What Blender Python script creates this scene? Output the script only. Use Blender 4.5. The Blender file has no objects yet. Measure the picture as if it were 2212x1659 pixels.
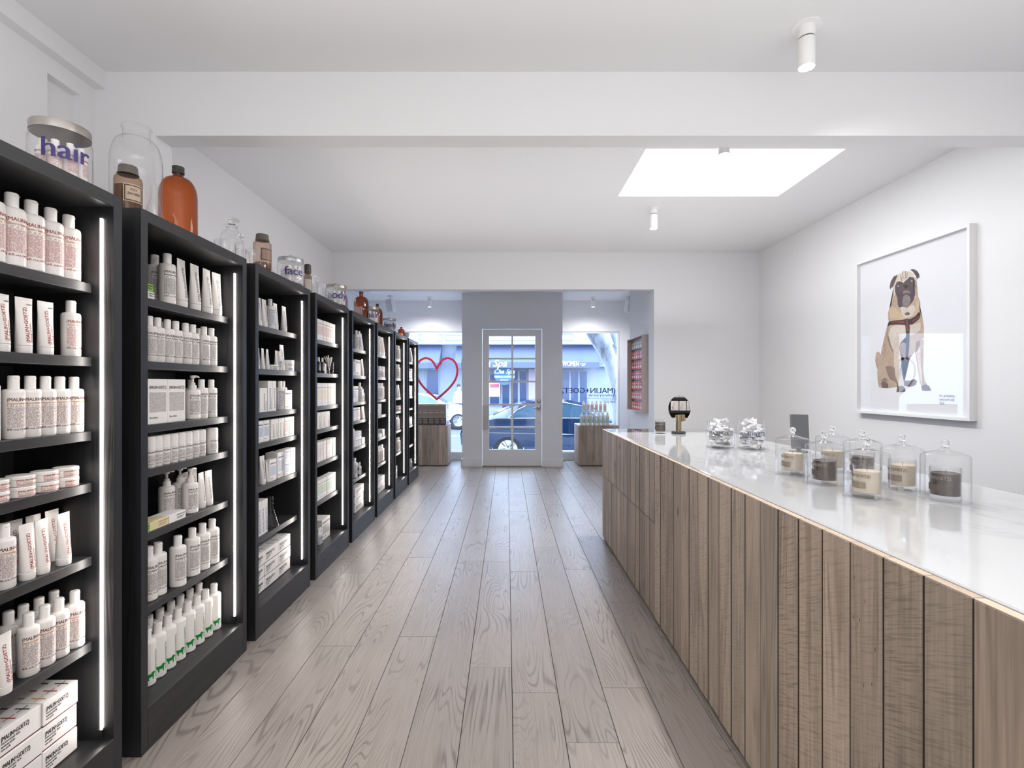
import bpy, bmesh, math, random
from mathutils import Vector, Matrix
R = random.Random(7)
S = bpy.context.scene
C = S.collection
PI = math.pi
# ---------------------------------------------------------------- camera, sky, exposure
F, CX, CY, H = 1090.0, 1095.0, 833.0, 1.40          # focal length, vanishing point (2212x1659) and eye height
cam = bpy.data.cameras.new('camera'); cam.sensor_width = 36; cam.lens = 36 * F / 2212
cam.shift_x = (1106 - CX) / 2212; cam.shift_y = (CY - 829.5) / 2212
cam.clip_start = .05
camo = bpy.data.objects.new('camera', cam); C.objects.link(camo)
camo.location = (0, 0, H); camo.rotation_euler = (PI / 2, 0, 0); S.camera = camo
W = bpy.data.worlds.new('sky'); S.world = W; W.use_nodes = True
W.node_tree.nodes['Background'].inputs[0].default_value = (.62, .76, 1, 1)
W.node_tree.nodes['Background'].inputs[1].default_value = 3.7
S.view_settings.view_transform = 'Standard'; S.view_settings.look = 'None'
S.view_settings.gamma = 1; S.view_settings.use_curve_mapping = False
S.view_settings.exposure = 1.42
cy = S.cycles
cy.use_denoising = True; cy.max_bounces = 10; cy.diffuse_bounces = 6; cy.glossy_bounces = 5
cy.transmission_bounces = 8; cy.transparent_max_bounces = 24; cy.caustics_reflective = False; cy.caustics_refractive = False
cy.sample_clamp_indirect = 8

def lamp(name, kind, loc, energy, color=(1, .95, .9), **k):
    l = bpy.data.lights.new(name, kind); l.energy = energy; l.color = color
    for a, v in k.items(): setattr(l, a, v)
    o = bpy.data.objects.new(name, l); C.objects.link(o); o.location = loc
    return o

# added fill: unseen soft lamps behind the viewer, one tilted up, one overhead
o = lamp('rear_fill', 'AREA', (.5, -1.3, 1.3), 9, (1, .985, .98), shape='RECTANGLE', size=4.2, size_y=2.0); o.rotation_euler = (PI / 2 + 1.2, 0, 0)
o = lamp('overhead_fill', 'AREA', (-.2, -.9, 2.97), 9, (1, .98, .965), shape='RECTANGLE', size=2.6, size_y=1.6)

o = lamp('ceiling_fill', 'AREA', (.4, 4.4, 2.1), 7.5, (1, .985, .985), shape='RECTANGLE', size=4.4, size_y=2.8); o.rotation_euler = (PI, 0, 0)  # unseen upward lamp added to lighten the far ceiling

o = lamp('ceiling_fill', 'AREA', (.4, .35, 1.9), 19, (1, .985, .98), shape='RECTANGLE', size=4.2, size_y=1.8); o.rotation_euler = (PI, 0, 0)  # second added upward lamp, for the ceiling before the beam
for x, y, e in ((.1, 6.9, 9), (-1.45, 8.85, 26), (1.5, 8.85, 20)): lamp('bay_fill', 'SPOT', (x, y, 2.85), e, (1, .97, .96), spot_size=math.radians(160), spot_blend=.9, shadow_soft_size=.05)  # unseen lamps without fixtures, added to brighten the window bay

def Y(px, x): return x * F / (px - CX)               # depth of a point at lateral x seen at column px
def Xp(px, y): return (px - CX) * y / F
def Zp(py, y): return H - (py - CY) * y / F

# ---------------------------------------------------------------- materials
class NT:
    def __init__(s, name):
        s.m = bpy.data.materials.new(name); s.m.use_nodes = True; s.t = s.m.node_tree
        s.b = s.t.nodes['Principled BSDF']; s.out = s.t.nodes['Material Output']
    def n(s, typ, props=None, **ins):
        q = s.t.nodes.new('ShaderNode' + typ)
        for a, v in (props or {}).items(): setattr(q, a, v)
        for a, v in ins.items():
            a = a[1:] if a[0] == '_' else a
            k = q.inputs[int(a)] if a.isdigit() else q.inputs[a.replace('_', ' ')]
            if isinstance(v, bpy.types.NodeSocket): s.t.links.new(v, k)
            else: k.default_value = v
        return q
    def math(s, op, a, b=0.0, c=0.0):
        return s.n('Math', dict(operation=op), _0=a, _1=b, _2=c).outputs[0]
    def mix(s, f, a, b, typ='MIX'):
        q = s.n('Mix', dict(data_type='RGBA', blend_type=typ))
        for i, v in ((0, f), (6, a), (7, b)):
            if isinstance(v, bpy.types.NodeSocket): s.t.links.new(v, q.inputs[i])
            elif i == 0: q.inputs[0].default_value = v
            else: q.inputs[i].default_value = (*v, 1) if len(v) == 3 else v
        return q.outputs[2]
    def ramp(s, f, *st):
        q = s.n('ValToRGB', _0=f); e = q.color_ramp.elements
        while len(e) < len(st): e.new(.5)
        for x, (p, v) in zip(e, st):
            x.position = p; x.color = (v, v, v, 1) if not isinstance(v, tuple) else (*v, 1)
        return q.outputs[0]
    def vmul(s, v, k): return s.n('VectorMath', dict(operation='MULTIPLY'), _0=v, _1=k).outputs[0]
    def vadd(s, v, k): return s.n('VectorMath', dict(operation='ADD'), _0=v, _1=k).outputs[0]
    def noise(s, v, scale, detail=2, rough=.5, dist=0):
        return s.n('TexNoise', Vector=v, Scale=scale, Detail=detail, Roughness=rough, Distortion=dist).outputs[0]
    def obj(s): return s.n('TexCoord').outputs['Object']
    def rand(s): return s.n('ObjectInfo').outputs['Random']
    def set(s, **k):
        for a, v in k.items():
            i = s.b.inputs[a.replace('_', ' ')]
            if isinstance(v, bpy.types.NodeSocket): s.t.links.new(v, i)
            else: i.default_value = (*v, 1) if isinstance(v, tuple) and len(v) == 3 else v
        return s
    def bump(s, h, strength=.3, dist=.002):
        s.set(Normal=s.n('Bump', Strength=strength, Distance=dist, Height=h).outputs[0])

MC = {}
def M(name, col=(.8, .8, .8), rough=.5, metal=0.0, emit=None, es=0.0, spec=.5, coat=0.0):
    if name in MC: return MC[name]
    q = NT(name); q.set(Base_Color=col, Roughness=rough, Metallic=metal, Specular_IOR_Level=spec, Coat_Weight=coat)
    if emit: q.set(Emission_Color=emit, Emission_Strength=es)
    MC[name] = q.m; return q.m

def paint(name, col, rough=.6):
    q = NT(name); n = q.noise(q.obj(), 60, 3)
    q.set(Base_Color=col, Roughness=rough); q.bump(n, .05, .001); MC[name] = q.m; return q.m
white_paint = paint('white_paint', (.785, .785, .795)); trim_paint = paint('white_trim_paint', (.80, .80, .80), .35)

def wood(name, dark, light, axis, rings=20, ringamt=.6, across=5.5, along=.8, rough=.45, tone=.3, saw=0.0, knots=0.0, bump=.25, warm=None, blotch=.45, sharp=1.0):
    q = NT(name); r = q.rand()
    off = q.n('CombineXYZ', X=q.math('MULTIPLY', r, 57.0), Y=q.math('MULTIPLY', r, 131.0), Z=q.math('MULTIPLY', r, 83.0)).outputs[0]
    o = q.obj()
    k = [across, across, across]; k[axis] = along
    v = q.vadd(q.vmul(o, tuple(k)), off)
    n1 = q.noise(v, 1.0, 2.2, .45, .35)
    s1 = q.math('SINE', q.math('MULTIPLY', n1, rings * 2 * PI * 1.0))
    s1 = q.math('MULTIPLY_ADD', s1, .5, .5)
    kf = [150, 150, 150]; kf[axis] = 3.5
    fib = q.noise(q.vadd(q.vmul(o, tuple(kf)), off), 1.0, 3, .6)
    kt = [9, 9, 9]; kt[axis] = .9
    blot = q.noise(q.vadd(q.vmul(o, tuple(kt)), off), 1.0, 3, .6)
    msk = q.ramp(q.noise(q.vadd(q.vmul(o, (3, 3, 3)), off), 1.0, 1), (.38, .15), (.62, 1.0))
    line = q.math('MULTIPLY', q.ramp(s1, (.0, 1.0), (.30 * sharp, .45), (.6 * sharp, 0.0)), q.math('MULTIPLY', msk, ringamt))
    f = q.math('ADD', line, q.math('MULTIPLY', q.math('SUBTRACT', .62, fib), .9))
    col = q.mix(f, light, dark)
    col = q.mix(q.math('MULTIPLY', q.ramp(blot, (.45, 0.0), (.75, 1.0)), blotch), col, dark)
    if saw: saw = q.math('MULTIPLY', q.n('TexWhiteNoise', dict(noise_dimensions='1D'), W=q.math('MULTIPLY', r, 457.0)).outputs[0], saw * 2)
    if saw:
        d = q.vmul(q.n('VectorRotate', dict(rotation_type='EULER_XYZ'), Vector=o, Rotation=(.45, .45, 0)).outputs[0], (14, 14, 330))
        sw = q.noise(d, 1.0, 2)
        col = q.mix(q.math('MULTIPLY', q.ramp(sw, (.5, 0.0), (.62, 1.0)), saw), col, dark)
    br = q.math('MULTIPLY_ADD', q.n('TexWhiteNoise', dict(noise_dimensions='1D'), W=q.math('MULTIPLY', r, 991.0)).outputs[0], tone, 1 - tone / 2)
    col = q.mix(1.0, col, q.n('CombineColor', _0=br, _1=br, _2=br).outputs[0], 'MULTIPLY')
    if warm: col = q.mix(q.math('MULTIPLY', r, .5), col, q.mix(1.0, col, warm, 'MULTIPLY'))
    if knots:
        kk = [7, 7, 7]; kk[axis] = 2.6
        vo = q.n('TexVoronoi', Vector=q.vadd(q.vmul(o, tuple(kk)), off), Scale=1.0)
        kn = q.math('MULTIPLY', q.ramp(vo.outputs[0], (.03, 1.0), (.09, 0.0)), knots)
        sel = q.math('GREATER_THAN', q.n('SeparateColor', _0=vo.outputs[1]).outputs[0], .55)
        col = q.mix(q.math('MULTIPLY', kn, sel), col, (.025, .014, .008))
        vs = q.n('TexVoronoi', Vector=q.vadd(q.vmul(o, (80, 80, 22)), off), Scale=1.0)
        col = q.mix(q.math('MULTIPLY', q.math('MULTIPLY', q.math('LESS_THAN', vs.outputs[0], .13), q.math('GREATER_THAN', q.n('SeparateColor', _0=vs.outputs[1]).outputs[0], q.math('MULTIPLY_ADD', q.n('TexWhiteNoise', dict(noise_dimensions='1D'), W=q.math('MULTIPLY', r, 311.0)).outputs[0], -.22, 1.09))), .8), col, (.03, .018, .01))
    q.set(Base_Color=col, Roughness=rough)
    q.bump(q.math('SUBTRACT', q.math('MULTIPLY', fib, .6), line), bump, .0015)
    MC[name] = q.m; return q.m
oak = wood('grey_oak', (.14, .112, .096), (.32, .279, .249), 1, rings=44, ringamt=.66, across=4.0, along=.5, rough=.37, tone=.18, bump=.26, blotch=.16, sharp=.55)
barn = wood('reclaimed_wood', (.130, .098, .072), (.48, .395, .315), 2, rings=9, ringamt=.38, across=9, along=.55, rough=.6, tone=.50, saw=.24, knots=1.0, bump=.5, warm=(1.02, .95, .92))
barn_edge_shade = M('reclaimed_wood_edge_shade', (.045, .032, .024), .8)  # seam shadow painted as a dark colour on the plank side faces
barn_end = wood('sawn_wood_end', (.35, .26, .19), (.60, .48, .37), 1, rings=14, ringamt=.3, across=14, along=9, rough=.6, tone=.2)
blackwood = wood('black_stained_oak', (.007, .0072, .0082), (.020, .021, .024), 2, rings=10, ringamt=.5, across=10, along=.5, rough=.42, tone=.0, bump=.35)
MC['black_h'] = wood('black_stained_shelf', (.009, .009, .0095), (.024, .024, .026), 1, rings=10, ringamt=.4, across=10, along=.5, rough=.38, tone=.0, bump=.3)

def marble():
    q = NT('white_marble'); o = q.obj()
    w = q.vadd(q.vmul(o, (1.5, .55, 1)), q.n('CombineXYZ', X=q.noise(o, 1.2, 3)).outputs[0])
    ro = q.n('VectorRotate', dict(rotation_type='Z_AXIS'), Vector=w, Angle=.5).outputs[0]
    a = q.noise(q.vmul(ro, (1.1, 3.2, 1)), 1.3, 7, .62, .6)
    v = q.ramp(a, (.470, 0.0), (.488, .9), (.492, .9), (.52, 0.0))
    f = q.math('MULTIPLY', v, q.ramp(q.noise(o, 1.4, 2), (.36, 0.0), (.66, .62)))
    cl = q.ramp(q.noise(ro, 1.6, 4), (.4, (.57, .58, .585)), (.75, (.51, .52, .53)))
    q.set(Base_Color=q.mix(f, cl, (.36, .37, .38)), Roughness=.07, Coat_Weight=.3, Coat_Roughness=.03)
    MC['marble'] = q.m; return q.m
marble_m = marble()

def thin_glass(name, tint=(1, 1, 1), edge=(.55, .58, .6), refl=1.0, rough=.01, dens=3.0):
    q = NT(name); q.t.nodes.remove(q.b)
    lw = q.n('LayerWeight', Blend=.5).outputs['Facing']
    fr = q.math('MULTIPLY_ADD', q.math('POWER', lw, 5.0), .9, .042)
    e = q.math('POWER', lw, dens)
    tr = q.n('BsdfTransparent', _0=q.mix(e, tint, edge)).outputs[0]
    gl = q.n('BsdfGlossy', Roughness=rough).outputs[0]
    mx = q.n('MixShader', _0=q.math('MULTIPLY', fr, refl), _1=tr, _2=gl).outputs[0]
    q.t.links.new(mx, q.out.inputs[0]); MC[name] = q.m; return q.m
pane = thin_glass('window_glass', (.94, .97, 1), (.8, .88, .95), .8)
pane_pic = thin_glass('picture_glass', (1, 1, 1), (.95, .95, .95), .5)
clear = thin_glass('clear_glass', (.99, .99, .99), (.80, .81, .82), 1.2, .01, 5.0)
acryl = thin_glass('clear_acrylic', (.96, .98, 1), (.8, .9, .96), 1.0)
plate_g = thin_glass('plate_glass', (.998, .998, .998), (.97, .97, .97), .4)
amber = thin_glass('amber_glass', (.80, .345, .065), (.36, .11, .015), 1.2, .02, 2.0)
amberD = thin_glass('dark_amber_glass', (.62, .22, .05), (.22, .06, .012), 1.2, .02, 2.0)
def solid_glass():
    q = NT('solid_glass'); q.set(Base_Color=(1, 1, 1), Roughness=.0, IOR=1.47, Transmission_Weight=1.0); MC['solid'] = q.m; return q.m
solid = solid_glass()
def chrome_m(): return M('brushed_steel', (.62, .60, .58), .28, 1.0)
WP = (.77, .735, .705)
plastic = M('white_plastic', WP, .35)
plastic2 = M('white_cap_plastic', (.80, .77, .74), .28)
card = M('white_card', (.79, .765, .74), .55)
COL = dict(red=(.34, .036, .026), dkred=(.13, .032, .022), orange=(.60, .26, .10), grey=(.085, .083, .078), ltgrey=(.42, .40, .37), blue=(.05, .09, .30), black=(.02, .02, .02),
           green=(.0, .22, .035), pink=(.62, .46, .44), dkblue=(.012, .022, .13), purple=(.035, .022, .15), ltblue=(.47, .52, .62), ltgreen=(.50, .62, .48), cream=(.74, .66, .54), tan=(.33, .25, .19), brown=(.06, .045, .04), redbox=(.62, .06, .05), orangebox=(.75, .16, .06), pinkbox=(.72, .25, .27), yellow=(.68, .60, .35), white=(.79, .765, .74), lime=(.20, .42, .05))
def ink(c): return M('ink_' + c, COL[c], .5)
def smallprint(c, base=WP):
    k = 'smallprint_' + c
    if k in MC: return MC[k]
    q = NT(k); o = q.obj(); sx = q.n('SeparateXYZ', _0=o)
    rows = q.math('FRACT', q.math('MULTIPLY', sx.outputs[2], 470.0))
    rid = q.math('FLOOR', q.math('MULTIPLY', sx.outputs[2], 470.0))
    v = q.n('CombineXYZ', X=q.math('MULTIPLY', sx.outputs[0], 560.0), Y=q.math('MULTIPLY', sx.outputs[1], 560.0), Z=q.math('MULTIPLY', rid, 7.3)).outputs[0]
    f = q.math('MULTIPLY', q.math('LESS_THAN', rows, .66), q.math('GREATER_THAN', q.noise(v, 1.0, 1), .41))
    q.set(Base_Color=q.mix(q.math('MULTIPLY', f, .8), base, COL[c]), Roughness=.4); MC[k] = q.m; return q.m

# ---------------------------------------------------------------- mesh helpers
def fin(bm, name, mats, smooth=0):
    me = bpy.data.meshes.new(name)
    bmesh.ops.recalc_face_normals(bm, faces=bm.faces)
    bm.to_mesh(me); bm.free()
    for m in (mats if isinstance(mats, (list, tuple)) else [mats]): me.materials.append(m)
    if smooth:
        me.polygons.foreach_set('use_smooth', [True] * len(me.polygons))
        if smooth == 2: me.set_sharp_from_angle(angle=math.radians(38))
    return me
def B(): return bmesh.new()
def box(bm, a, b, mat=0, bev=0.0):
    r = bmesh.ops.create_cube(bm, size=1, matrix=Matrix.Translation([(p + q) / 2 for p, q in zip(a, b)]) @ Matrix.Diagonal([abs(q - p) for p, q in zip(a, b)] + [1]))
    vs = r['verts']; fs = {f for v in vs for f in v.link_faces}
    for f in fs: f.material_index = mat
    if bev:
        es = {e for v in vs for e in v.link_edges}
        r = bmesh.ops.bevel(bm, geom=list(es), offset=bev, segments=1, affect='EDGES', profile=.5)
        for f in r['faces']: f.material_index = mat
def lathe(bm, prof, n=28, mat=0, cen=(0, 0), sy=1.0):
    rings = []
    for r, z in prof:
        if r < 1e-6: rings.append([bm.verts.new((cen[0], cen[1], z))])
        else: rings.append([bm.verts.new((cen[0] + r * math.cos(2 * PI * i / n), cen[1] + sy * r * math.sin(2 * PI * i / n), z)) for i in range(n)])
    for a, b in zip(rings, rings[1:]):
        for i in range(n):
            j = (i + 1) % n
            if len(a) == 1 and len(b) == 1: continue
            if len(a) == 1: f = bm.faces.new((a[0], b[i], b[j]))
            elif len(b) == 1: f = bm.faces.new((a[i], a[j], b[0]))
            else: f = bm.faces.new((a[i], a[j], b[j], b[i]))
            f.material_index = mat
def prism(bm, pts, thick, to, mat=0):
    """polygon pts (2D) extruded by thick; to(u,v,w) gives the 3D point"""
    a = [bm.verts.new(to(u, v, 0)) for u, v in pts]
    f = bm.faces.new(a); f.material_index = mat
    if thick:
        b = [bm.verts.new(to(u, v, thick)) for u, v in pts]
        f = bm.faces.new(b[::-1]); f.material_index = mat
        for i in range(len(a)):
            j = (i + 1) % len(a); f = bm.faces.new((a[j], a[i], b[i], b[j])); f.material_index = mat
def tube(bm, pts, rad, n=8, mat=0, closed=False):
    pts = [Vector(p) for p in pts]; rings = []
    up = Vector((0, 0, 1))
    for i, p in enumerate(pts):
        if closed: d = pts[(i + 1) % len(pts)] - pts[i - 1]
        else: d = pts[min(i + 1, len(pts) - 1)] - pts[max(i - 1, 0)]
        d.normalize(); s = d.cross(up)
        if s.length < .05: s = d.cross(Vector((1, 0, 0)))
        s.normalize(); t = d.cross(s); r = rad[i] if isinstance(rad, (list, tuple)) else rad
        rings.append([bm.verts.new(p + r * (math.cos(2 * PI * k / n) * s + math.sin(2 * PI * k / n) * t)) for k in range(n)])
    for a, b in zip(rings, rings[1:] + ([rings[0]] if closed else [])):
        for k in range(n):
            f = bm.faces.new((a[k], a[(k + 1) % n], b[(k + 1) % n], b[k])); f.material_index = mat
    if not closed:
        for e in (rings[0], rings[-1][::-1]): bm.faces.new(e).material_index = mat

_T = {}
def text2d(s, bold=.02, shear=0.0, res=2):
    k = (s, shear, res)
    if k not in _T:
        cu = bpy.data.curves.new('lettering', 'FONT'); cu.body = s; cu.offset = 0; cu.resolution_u = res; cu.shear = shear
        ob = bpy.data.objects.new('lettering', cu)
        me = bpy.data.meshes.new_from_object(ob)
        vs = [(v.co.x, v.co.y) for v in me.vertices]; fs = [tuple(p.vertices) for p in me.polygons]
        x0 = min(v[0] for v in vs); x1 = max(v[0] for v in vs)
        _T[k] = ([(x - x0, y) for x, y in vs], fs, x1 - x0)
        bpy.data.objects.remove(ob); bpy.data.curves.remove(cu); bpy.data.meshes.remove(me)
    return _T[k]
def put_text(bm, s, size, x, z, surf, mat=0, align='l', rot=0, bold=.02, step=0, shear=0.0, res=2, width=None, flip=False):
    """letters of cap height ~.7*size laid on surf(u, v) -> 3D"""
    if not s.strip(): return
    vs, fs, w = text2d(s, bold, shear, res)
    sx = size if width is None else width / w
    if align == 'c': ox = -w * sx / 2
    elif align == 'r': ox = -w * sx
    else: ox = 0
    b2 = bmesh.new()
    q = [b2.verts.new((a * sx + ox, b * size, 0)) for a, b in vs]
    for f in fs:
        try: b2.faces.new([q[i] for i in f])
        except ValueError: pass
    if bold >= .01:
        for d in (-bold * 1.2, bold * 1.2):
            q = [b2.verts.new((a * sx + ox + d * size, b * size, .00015 * (1 if d < 0 else 2))) for a, b in vs]
            for f in fs:
                try: b2.faces.new([q[i] for i in f])
                except ValueError: pass
    if step:
        xs = [v.co.x for v in b2.verts]; t = math.floor(min(xs) / step) * step
        while t < max(xs):
            bmesh.ops.bisect_plane(b2, geom=b2.verts[:] + b2.edges[:] + b2.faces[:], plane_co=(t, 0, 0), plane_no=(1, 0, 0)); t += step
    c, sn = math.cos(rot), math.sin(rot); mp = {}
    for v in b2.verts:
        a, b = v.co.x, v.co.y
        if flip: a = -a
        u, w = x + a * c - b * sn, z + a * sn + b * c; p = Vector(surf(u, w))
        if v.co.z:
            e = 1e-4; nn = (Vector(surf(u + e, w)) - p).cross(Vector(surf(u, w + e)) - p); nn.normalize(); p += nn * v.co.z * max(1, size * 4)
        mp[v] = bm.verts.new(p)
    for f in b2.faces:
        try: bm.faces.new([mp[v] for v in f.verts]).material_index = mat
        except ValueError: pass
    b2.free()
def put_poly(bm, pts, surf, step, mat=0):
    b2 = bmesh.new(); b2.faces.new([b2.verts.new((x, y, 0)) for x, y in pts])
    for no in ((1, 0, 0), (0, 1, 0)):
        c = [v.co.dot(Vector(no)) for v in b2.verts]; t = math.floor(min(c) / step) * step
        while t < max(c):
            bmesh.ops.bisect_plane(b2, geom=b2.verts[:] + b2.edges[:] + b2.faces[:], plane_co=Vector(no) * t, plane_no=no); t += step
    bmesh.ops.triangulate(b2, faces=b2.faces[:])
    mp = {v: bm.verts.new(surf(v.co.x, v.co.y)) for v in b2.verts}
    for f in b2.faces: bm.faces.new([mp[v] for v in f.verts]).material_index = mat
    b2.free()
def cyl(r): return lambda u, v: (r * math.sin(u / r), -r * math.cos(u / r), v)
def flat(y): return lambda u, v: (u, y, v)
def patch(bm, surf, u0, u1, v0, v1, n=8, mat=0):
    a = [(bm.verts.new(surf(u0 + (u1 - u0) * i / n, v0)), bm.verts.new(surf(u0 + (u1 - u0) * i / n, v1))) for i in range(n + 1)]
    for (p, q), (r, s) in zip(a, a[1:]): bm.faces.new((p, r, s, q)).material_index = mat
BR = '(MALIN+GOETZ)'

# ---------------------------------------------------------------- objects
def link(name, me, parent=None, loc=(0, 0, 0), rz=0.0, kind=None, label=None, cat=None, group=None):
    o = bpy.data.objects.new(name, me); C.objects.link(o)
    o.location = loc
    if isinstance(rz, tuple): o.rotation_euler = rz
    elif rz: o.rotation_euler = (0, 0, rz)
    if parent: o.parent = parent
    for k, v in (('kind', kind), ('label', label), ('category', cat), ('group', group)):
        if v: o[k] = v
    if label and not parent:
        n = len(label.split())
        if n > 16 or n < 4: print('LABEL LENGTH', n, label)
    return o
def root(name, loc, label, cat, rz=0.0, group=None): return link(name, None, None, loc, rz, None, label, cat, group)
def put(proto, name, loc, rz, label, cat, group=None, scale=1.0):
    """proto = (mesh, [(part name, mesh, [sub-parts])]) ; a new individual that shares mesh data"""
    o = link(name, proto[0], None, loc, rz, None, label, cat, group)
    if scale != 1.0: o.scale = (scale,) * 3
    for p in proto[1]:
        c = link(p[0], p[1], o)
        for s in (p[2] if len(p) > 2 else []): link(s[0], s[1], c)
    return o
def boxmesh(name, a, b, m, bev=0.0, smooth=0):
    bm = B(); box(bm, a, b, 0, bev); return fin(bm, name, m, smooth)
def struct(name, parts, m=None, parent=None):
    bm = B()
    for p in parts: box(bm, *p)
    return link(name, fin(bm, name, m or white_paint), parent, kind=None if parent else 'structure')
# ================================================================ the room
X0, X1, ZC, YB = -2.10, 3.03, 3.0, -2.6
# floor: sub-floor with every plank a piece of its own
fl = link('floor', boxmesh('floor', (-2.9, YB - .2, -.12), (3.3, 9.6, -.012), M('sub_floor', (.05, .04, .03), .9)), kind='structure')
pw, g = .2085, .0026
k0 = int(math.floor((-1.9 - .0237) / pw)); k1 = int(math.ceil((3.0 - .0237) / pw))
for k in range(-9, 12):
    xa = .0237 + k * pw; y = YB + R.uniform(0, 1.5) - 1.5
    while y < 9.48:
        L = R.choice((1.5, 1.8, 2.1, 2.4)); a, b = max(y, -.6), min(y + L, 9.48)
        if b > .2 and not (xa > 1.0 and b < 4.5):
            dz = R.uniform(-.0004, .0004)
            me = boxmesh('plank', (-pw / 2 + g / 2, -(b - a) / 2 + g / 2, -.006), (pw / 2 - g / 2, (b - a) / 2 - g / 2, .006), oak, .0009)
            link('plank', me, fl, (xa + pw / 2, (a + b) / 2, -.006 + dz))
        y += L
struct('ceiling', [((X0 - .7, YB, ZC), (X1 + .2, 3.413, ZC + .1)), ((X0 - .7, 4.264, ZC), (X1 + .2, 9.6, ZC + .1)),
                   ((X0 - .7, 3.413, ZC), (.941, 4.264, ZC + .1)), ((2.29, 3.413, ZC), (X1 + .2, 4.264, ZC + .1))])
sk = link('window_3', boxmesh('window_3', (.941, 3.413, ZC + .004), (2.29, 4.264, ZC + .03), M('skylight_diffuser', (.9, .9, .9), .5, emit=(.93, .97, 1), es=2.0)), kind='structure')
# left wall with its recess, ledger beam and the low wall behind the bookcases
struct('wall_left', [((X0 - .2, YB, 0), (X0 - .045, 6.06, ZC)), ((X0 - .045, YB, 0), (X0, 2.306, ZC)), ((X0 - .045, 2.484, 0), (X0, 6.06, ZC)), ((X0 - .045, 2.306, 2.83), (X0, 2.484, ZC)),
                     ((X0, 2.573, 0), (-1.79, 2.696, 2.674)), ((-2.9, 6.06, 0), (-2.7, 9.6, ZC)), ((-2.7, 6.06, 0), (X0, 6.12, ZC))])
struct('trim_1', [((X0, YB, 2.91), (-2.045, 2.572, ZC))])
struct('trim_2', [((X0, .6, 0), (-1.765, 2.572, 1.98)), ((X0, 2.697, 0), (-1.765, 7.85, 1.98))])
struct('trim_4', [((X0, 2.697, 2.0), (-1.95, 3.36, 2.44))])
struct('beam', [((X0, 2.572, 2.674), (X1, 2.697, ZC))])
struct('wall_right', [((X1, YB, 0), (X1 + .2, 6.06, ZC))])
struct('wall_back', [((X0 - .2, YB - .2, 0), (X1 + .2, YB, ZC))])
struct('wall_far', [((X0, 6.06, 2.556), (1.768, 6.18, ZC)), ((1.768, 6.06, 0), (X1 + .2, 6.18, ZC)), ((1.80, 6.18, 0), (2.0, 7.38, ZC)), ((1.768, 6.18, 0), (1.80, 6.3, ZC)), ((2.0, 7.2, 0), (2.6, 7.38, ZC)), ((2.32, 7.38, 0), (2.6, 9.6, ZC))])
# front (street) wall: window band, sills, vestibule with the door
yw, yd = 9.5, 8.72
struct('wall_front', [((-2.7, yw, 2.42), (-.776, yw + .2, ZC)), ((.96, yw, 2.42), (2.32, yw + .2, ZC)), ((-2.7, yw, 0), (-.776, yw + .2, .15)), ((.96, yw, 0), (2.32, yw + .2, .15)), ((2.12, yw, .15), (2.32, yw + .2, 2.42)),
                      ((-.776, yd, 0), (-.43, yd + .14, ZC)), ((.612, yd, 0), (.96, yd + .14, ZC)), ((-.43, yd, 2.385), (.612, yd + .14, ZC)),
                      ((-.776, yd + .14, 0), (-.70, yw + .2, ZC)), ((.885, yd + .14, 0), (.96, yw + .2, ZC))])
struct('baseboard_front', [((-.79, yd - .016, 0), (-.43, yd, .135)), ((.612, yd - .016, 0), (.975, yd, .135)), ((-.792, yd - .016, 0), (-.776, yw, .135)), ((.96, yd - .016, 0), (.976, yw, .135))], trim_paint)
for i, (a, b) in enumerate(((-2.68, -.78), (.964, 2.115))):
    w = struct('window_%d' % (i + 1), [((a, yw + .02, 2.39), (b, yw + .07, 2.42)), ((a, yw + .02, .15), (b, yw + .07, .18)), ((a, yw + .02, .18), (a + .03, yw + .07, 2.39)), ((b - .03, yw + .02, .18), (b, yw + .07, 2.39))], trim_paint)
    link('pane', boxmesh('pane', (a + .03, yw + .043, .18), (b - .03, yw + .045, 2.39), pane), w)
    struct('trim_%d' % (5 + i), [((a, yw - .03, .13), (b, yw + .02, .16))], trim_paint)
# door: stiles, rails, muntins, ten panes, lock and lever
dx0, dx1, dz1 = -.424, .606, 2.376
gx0, gx1, s = -.309, .491, .008
d = struct('door_1', [((dx0, yd + .03, .012), (gx0, yd + .075, dz1)), ((gx1, yd + .03, .012), (dx1, yd + .075, dz1)), ((gx0, yd + .03, 2.256), (gx1, yd + .075, dz1)), ((gx0, yd + .03, .012), (gx1, yd + .075, .292))], trim_paint)
struct('muntin', [((.076, yd + .035, .292), (.110, yd + .07, 2.256))], trim_paint, d)
zr = [2.256, 1.884, 1.853, 1.487, 1.456, 1.083, 1.053, .690, .660, .292]
for i in (1, 3, 5, 7): struct('muntin', [((gx0, yd + .036, zr[i + 1]), (gx1, yd + .069, zr[i]))], trim_paint, d)
for i in range(5):
    for a, b in ((gx0, .076), (.110, gx1)):
        link('pane', boxmesh('pane', (a, yd + .05, zr[2 * i + 1]), (b, yd + .052, zr[2 * i]), pane), d)
st = M('satin_nickel', (.45, .45, .46), .3, 1.0)
bm = B(); lathe(bm, [(0, 0), (.032, 0), (.034, .006), (.03, .014), (.012, .02), (0, .02)], 20)
dl = link('deadbolt', fin(bm, 'deadbolt', st, 2), d, (.556, yd + .03, 1.13), (PI / 2, 0, 0))
bm = B(); lathe(bm, [(0, 0), (.033, 0), (.034, .01), (.026, .014), (.012, .02), (.011, .05), (0, .05)], 20); tube(bm, [(0, 0, .045), (-.05, 0, .05), (-.11, 0, .048)], [.011, .010, .008], 8)
link('door_handle', fin(bm, 'door_handle', st, 2), d, (.556, yd + .03, 1.012), (PI / 2, 0, 0))
bm = B(); lathe(bm, [(0, 0), (.012, 0), (.012, .006), (0, .006)], 12)
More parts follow.
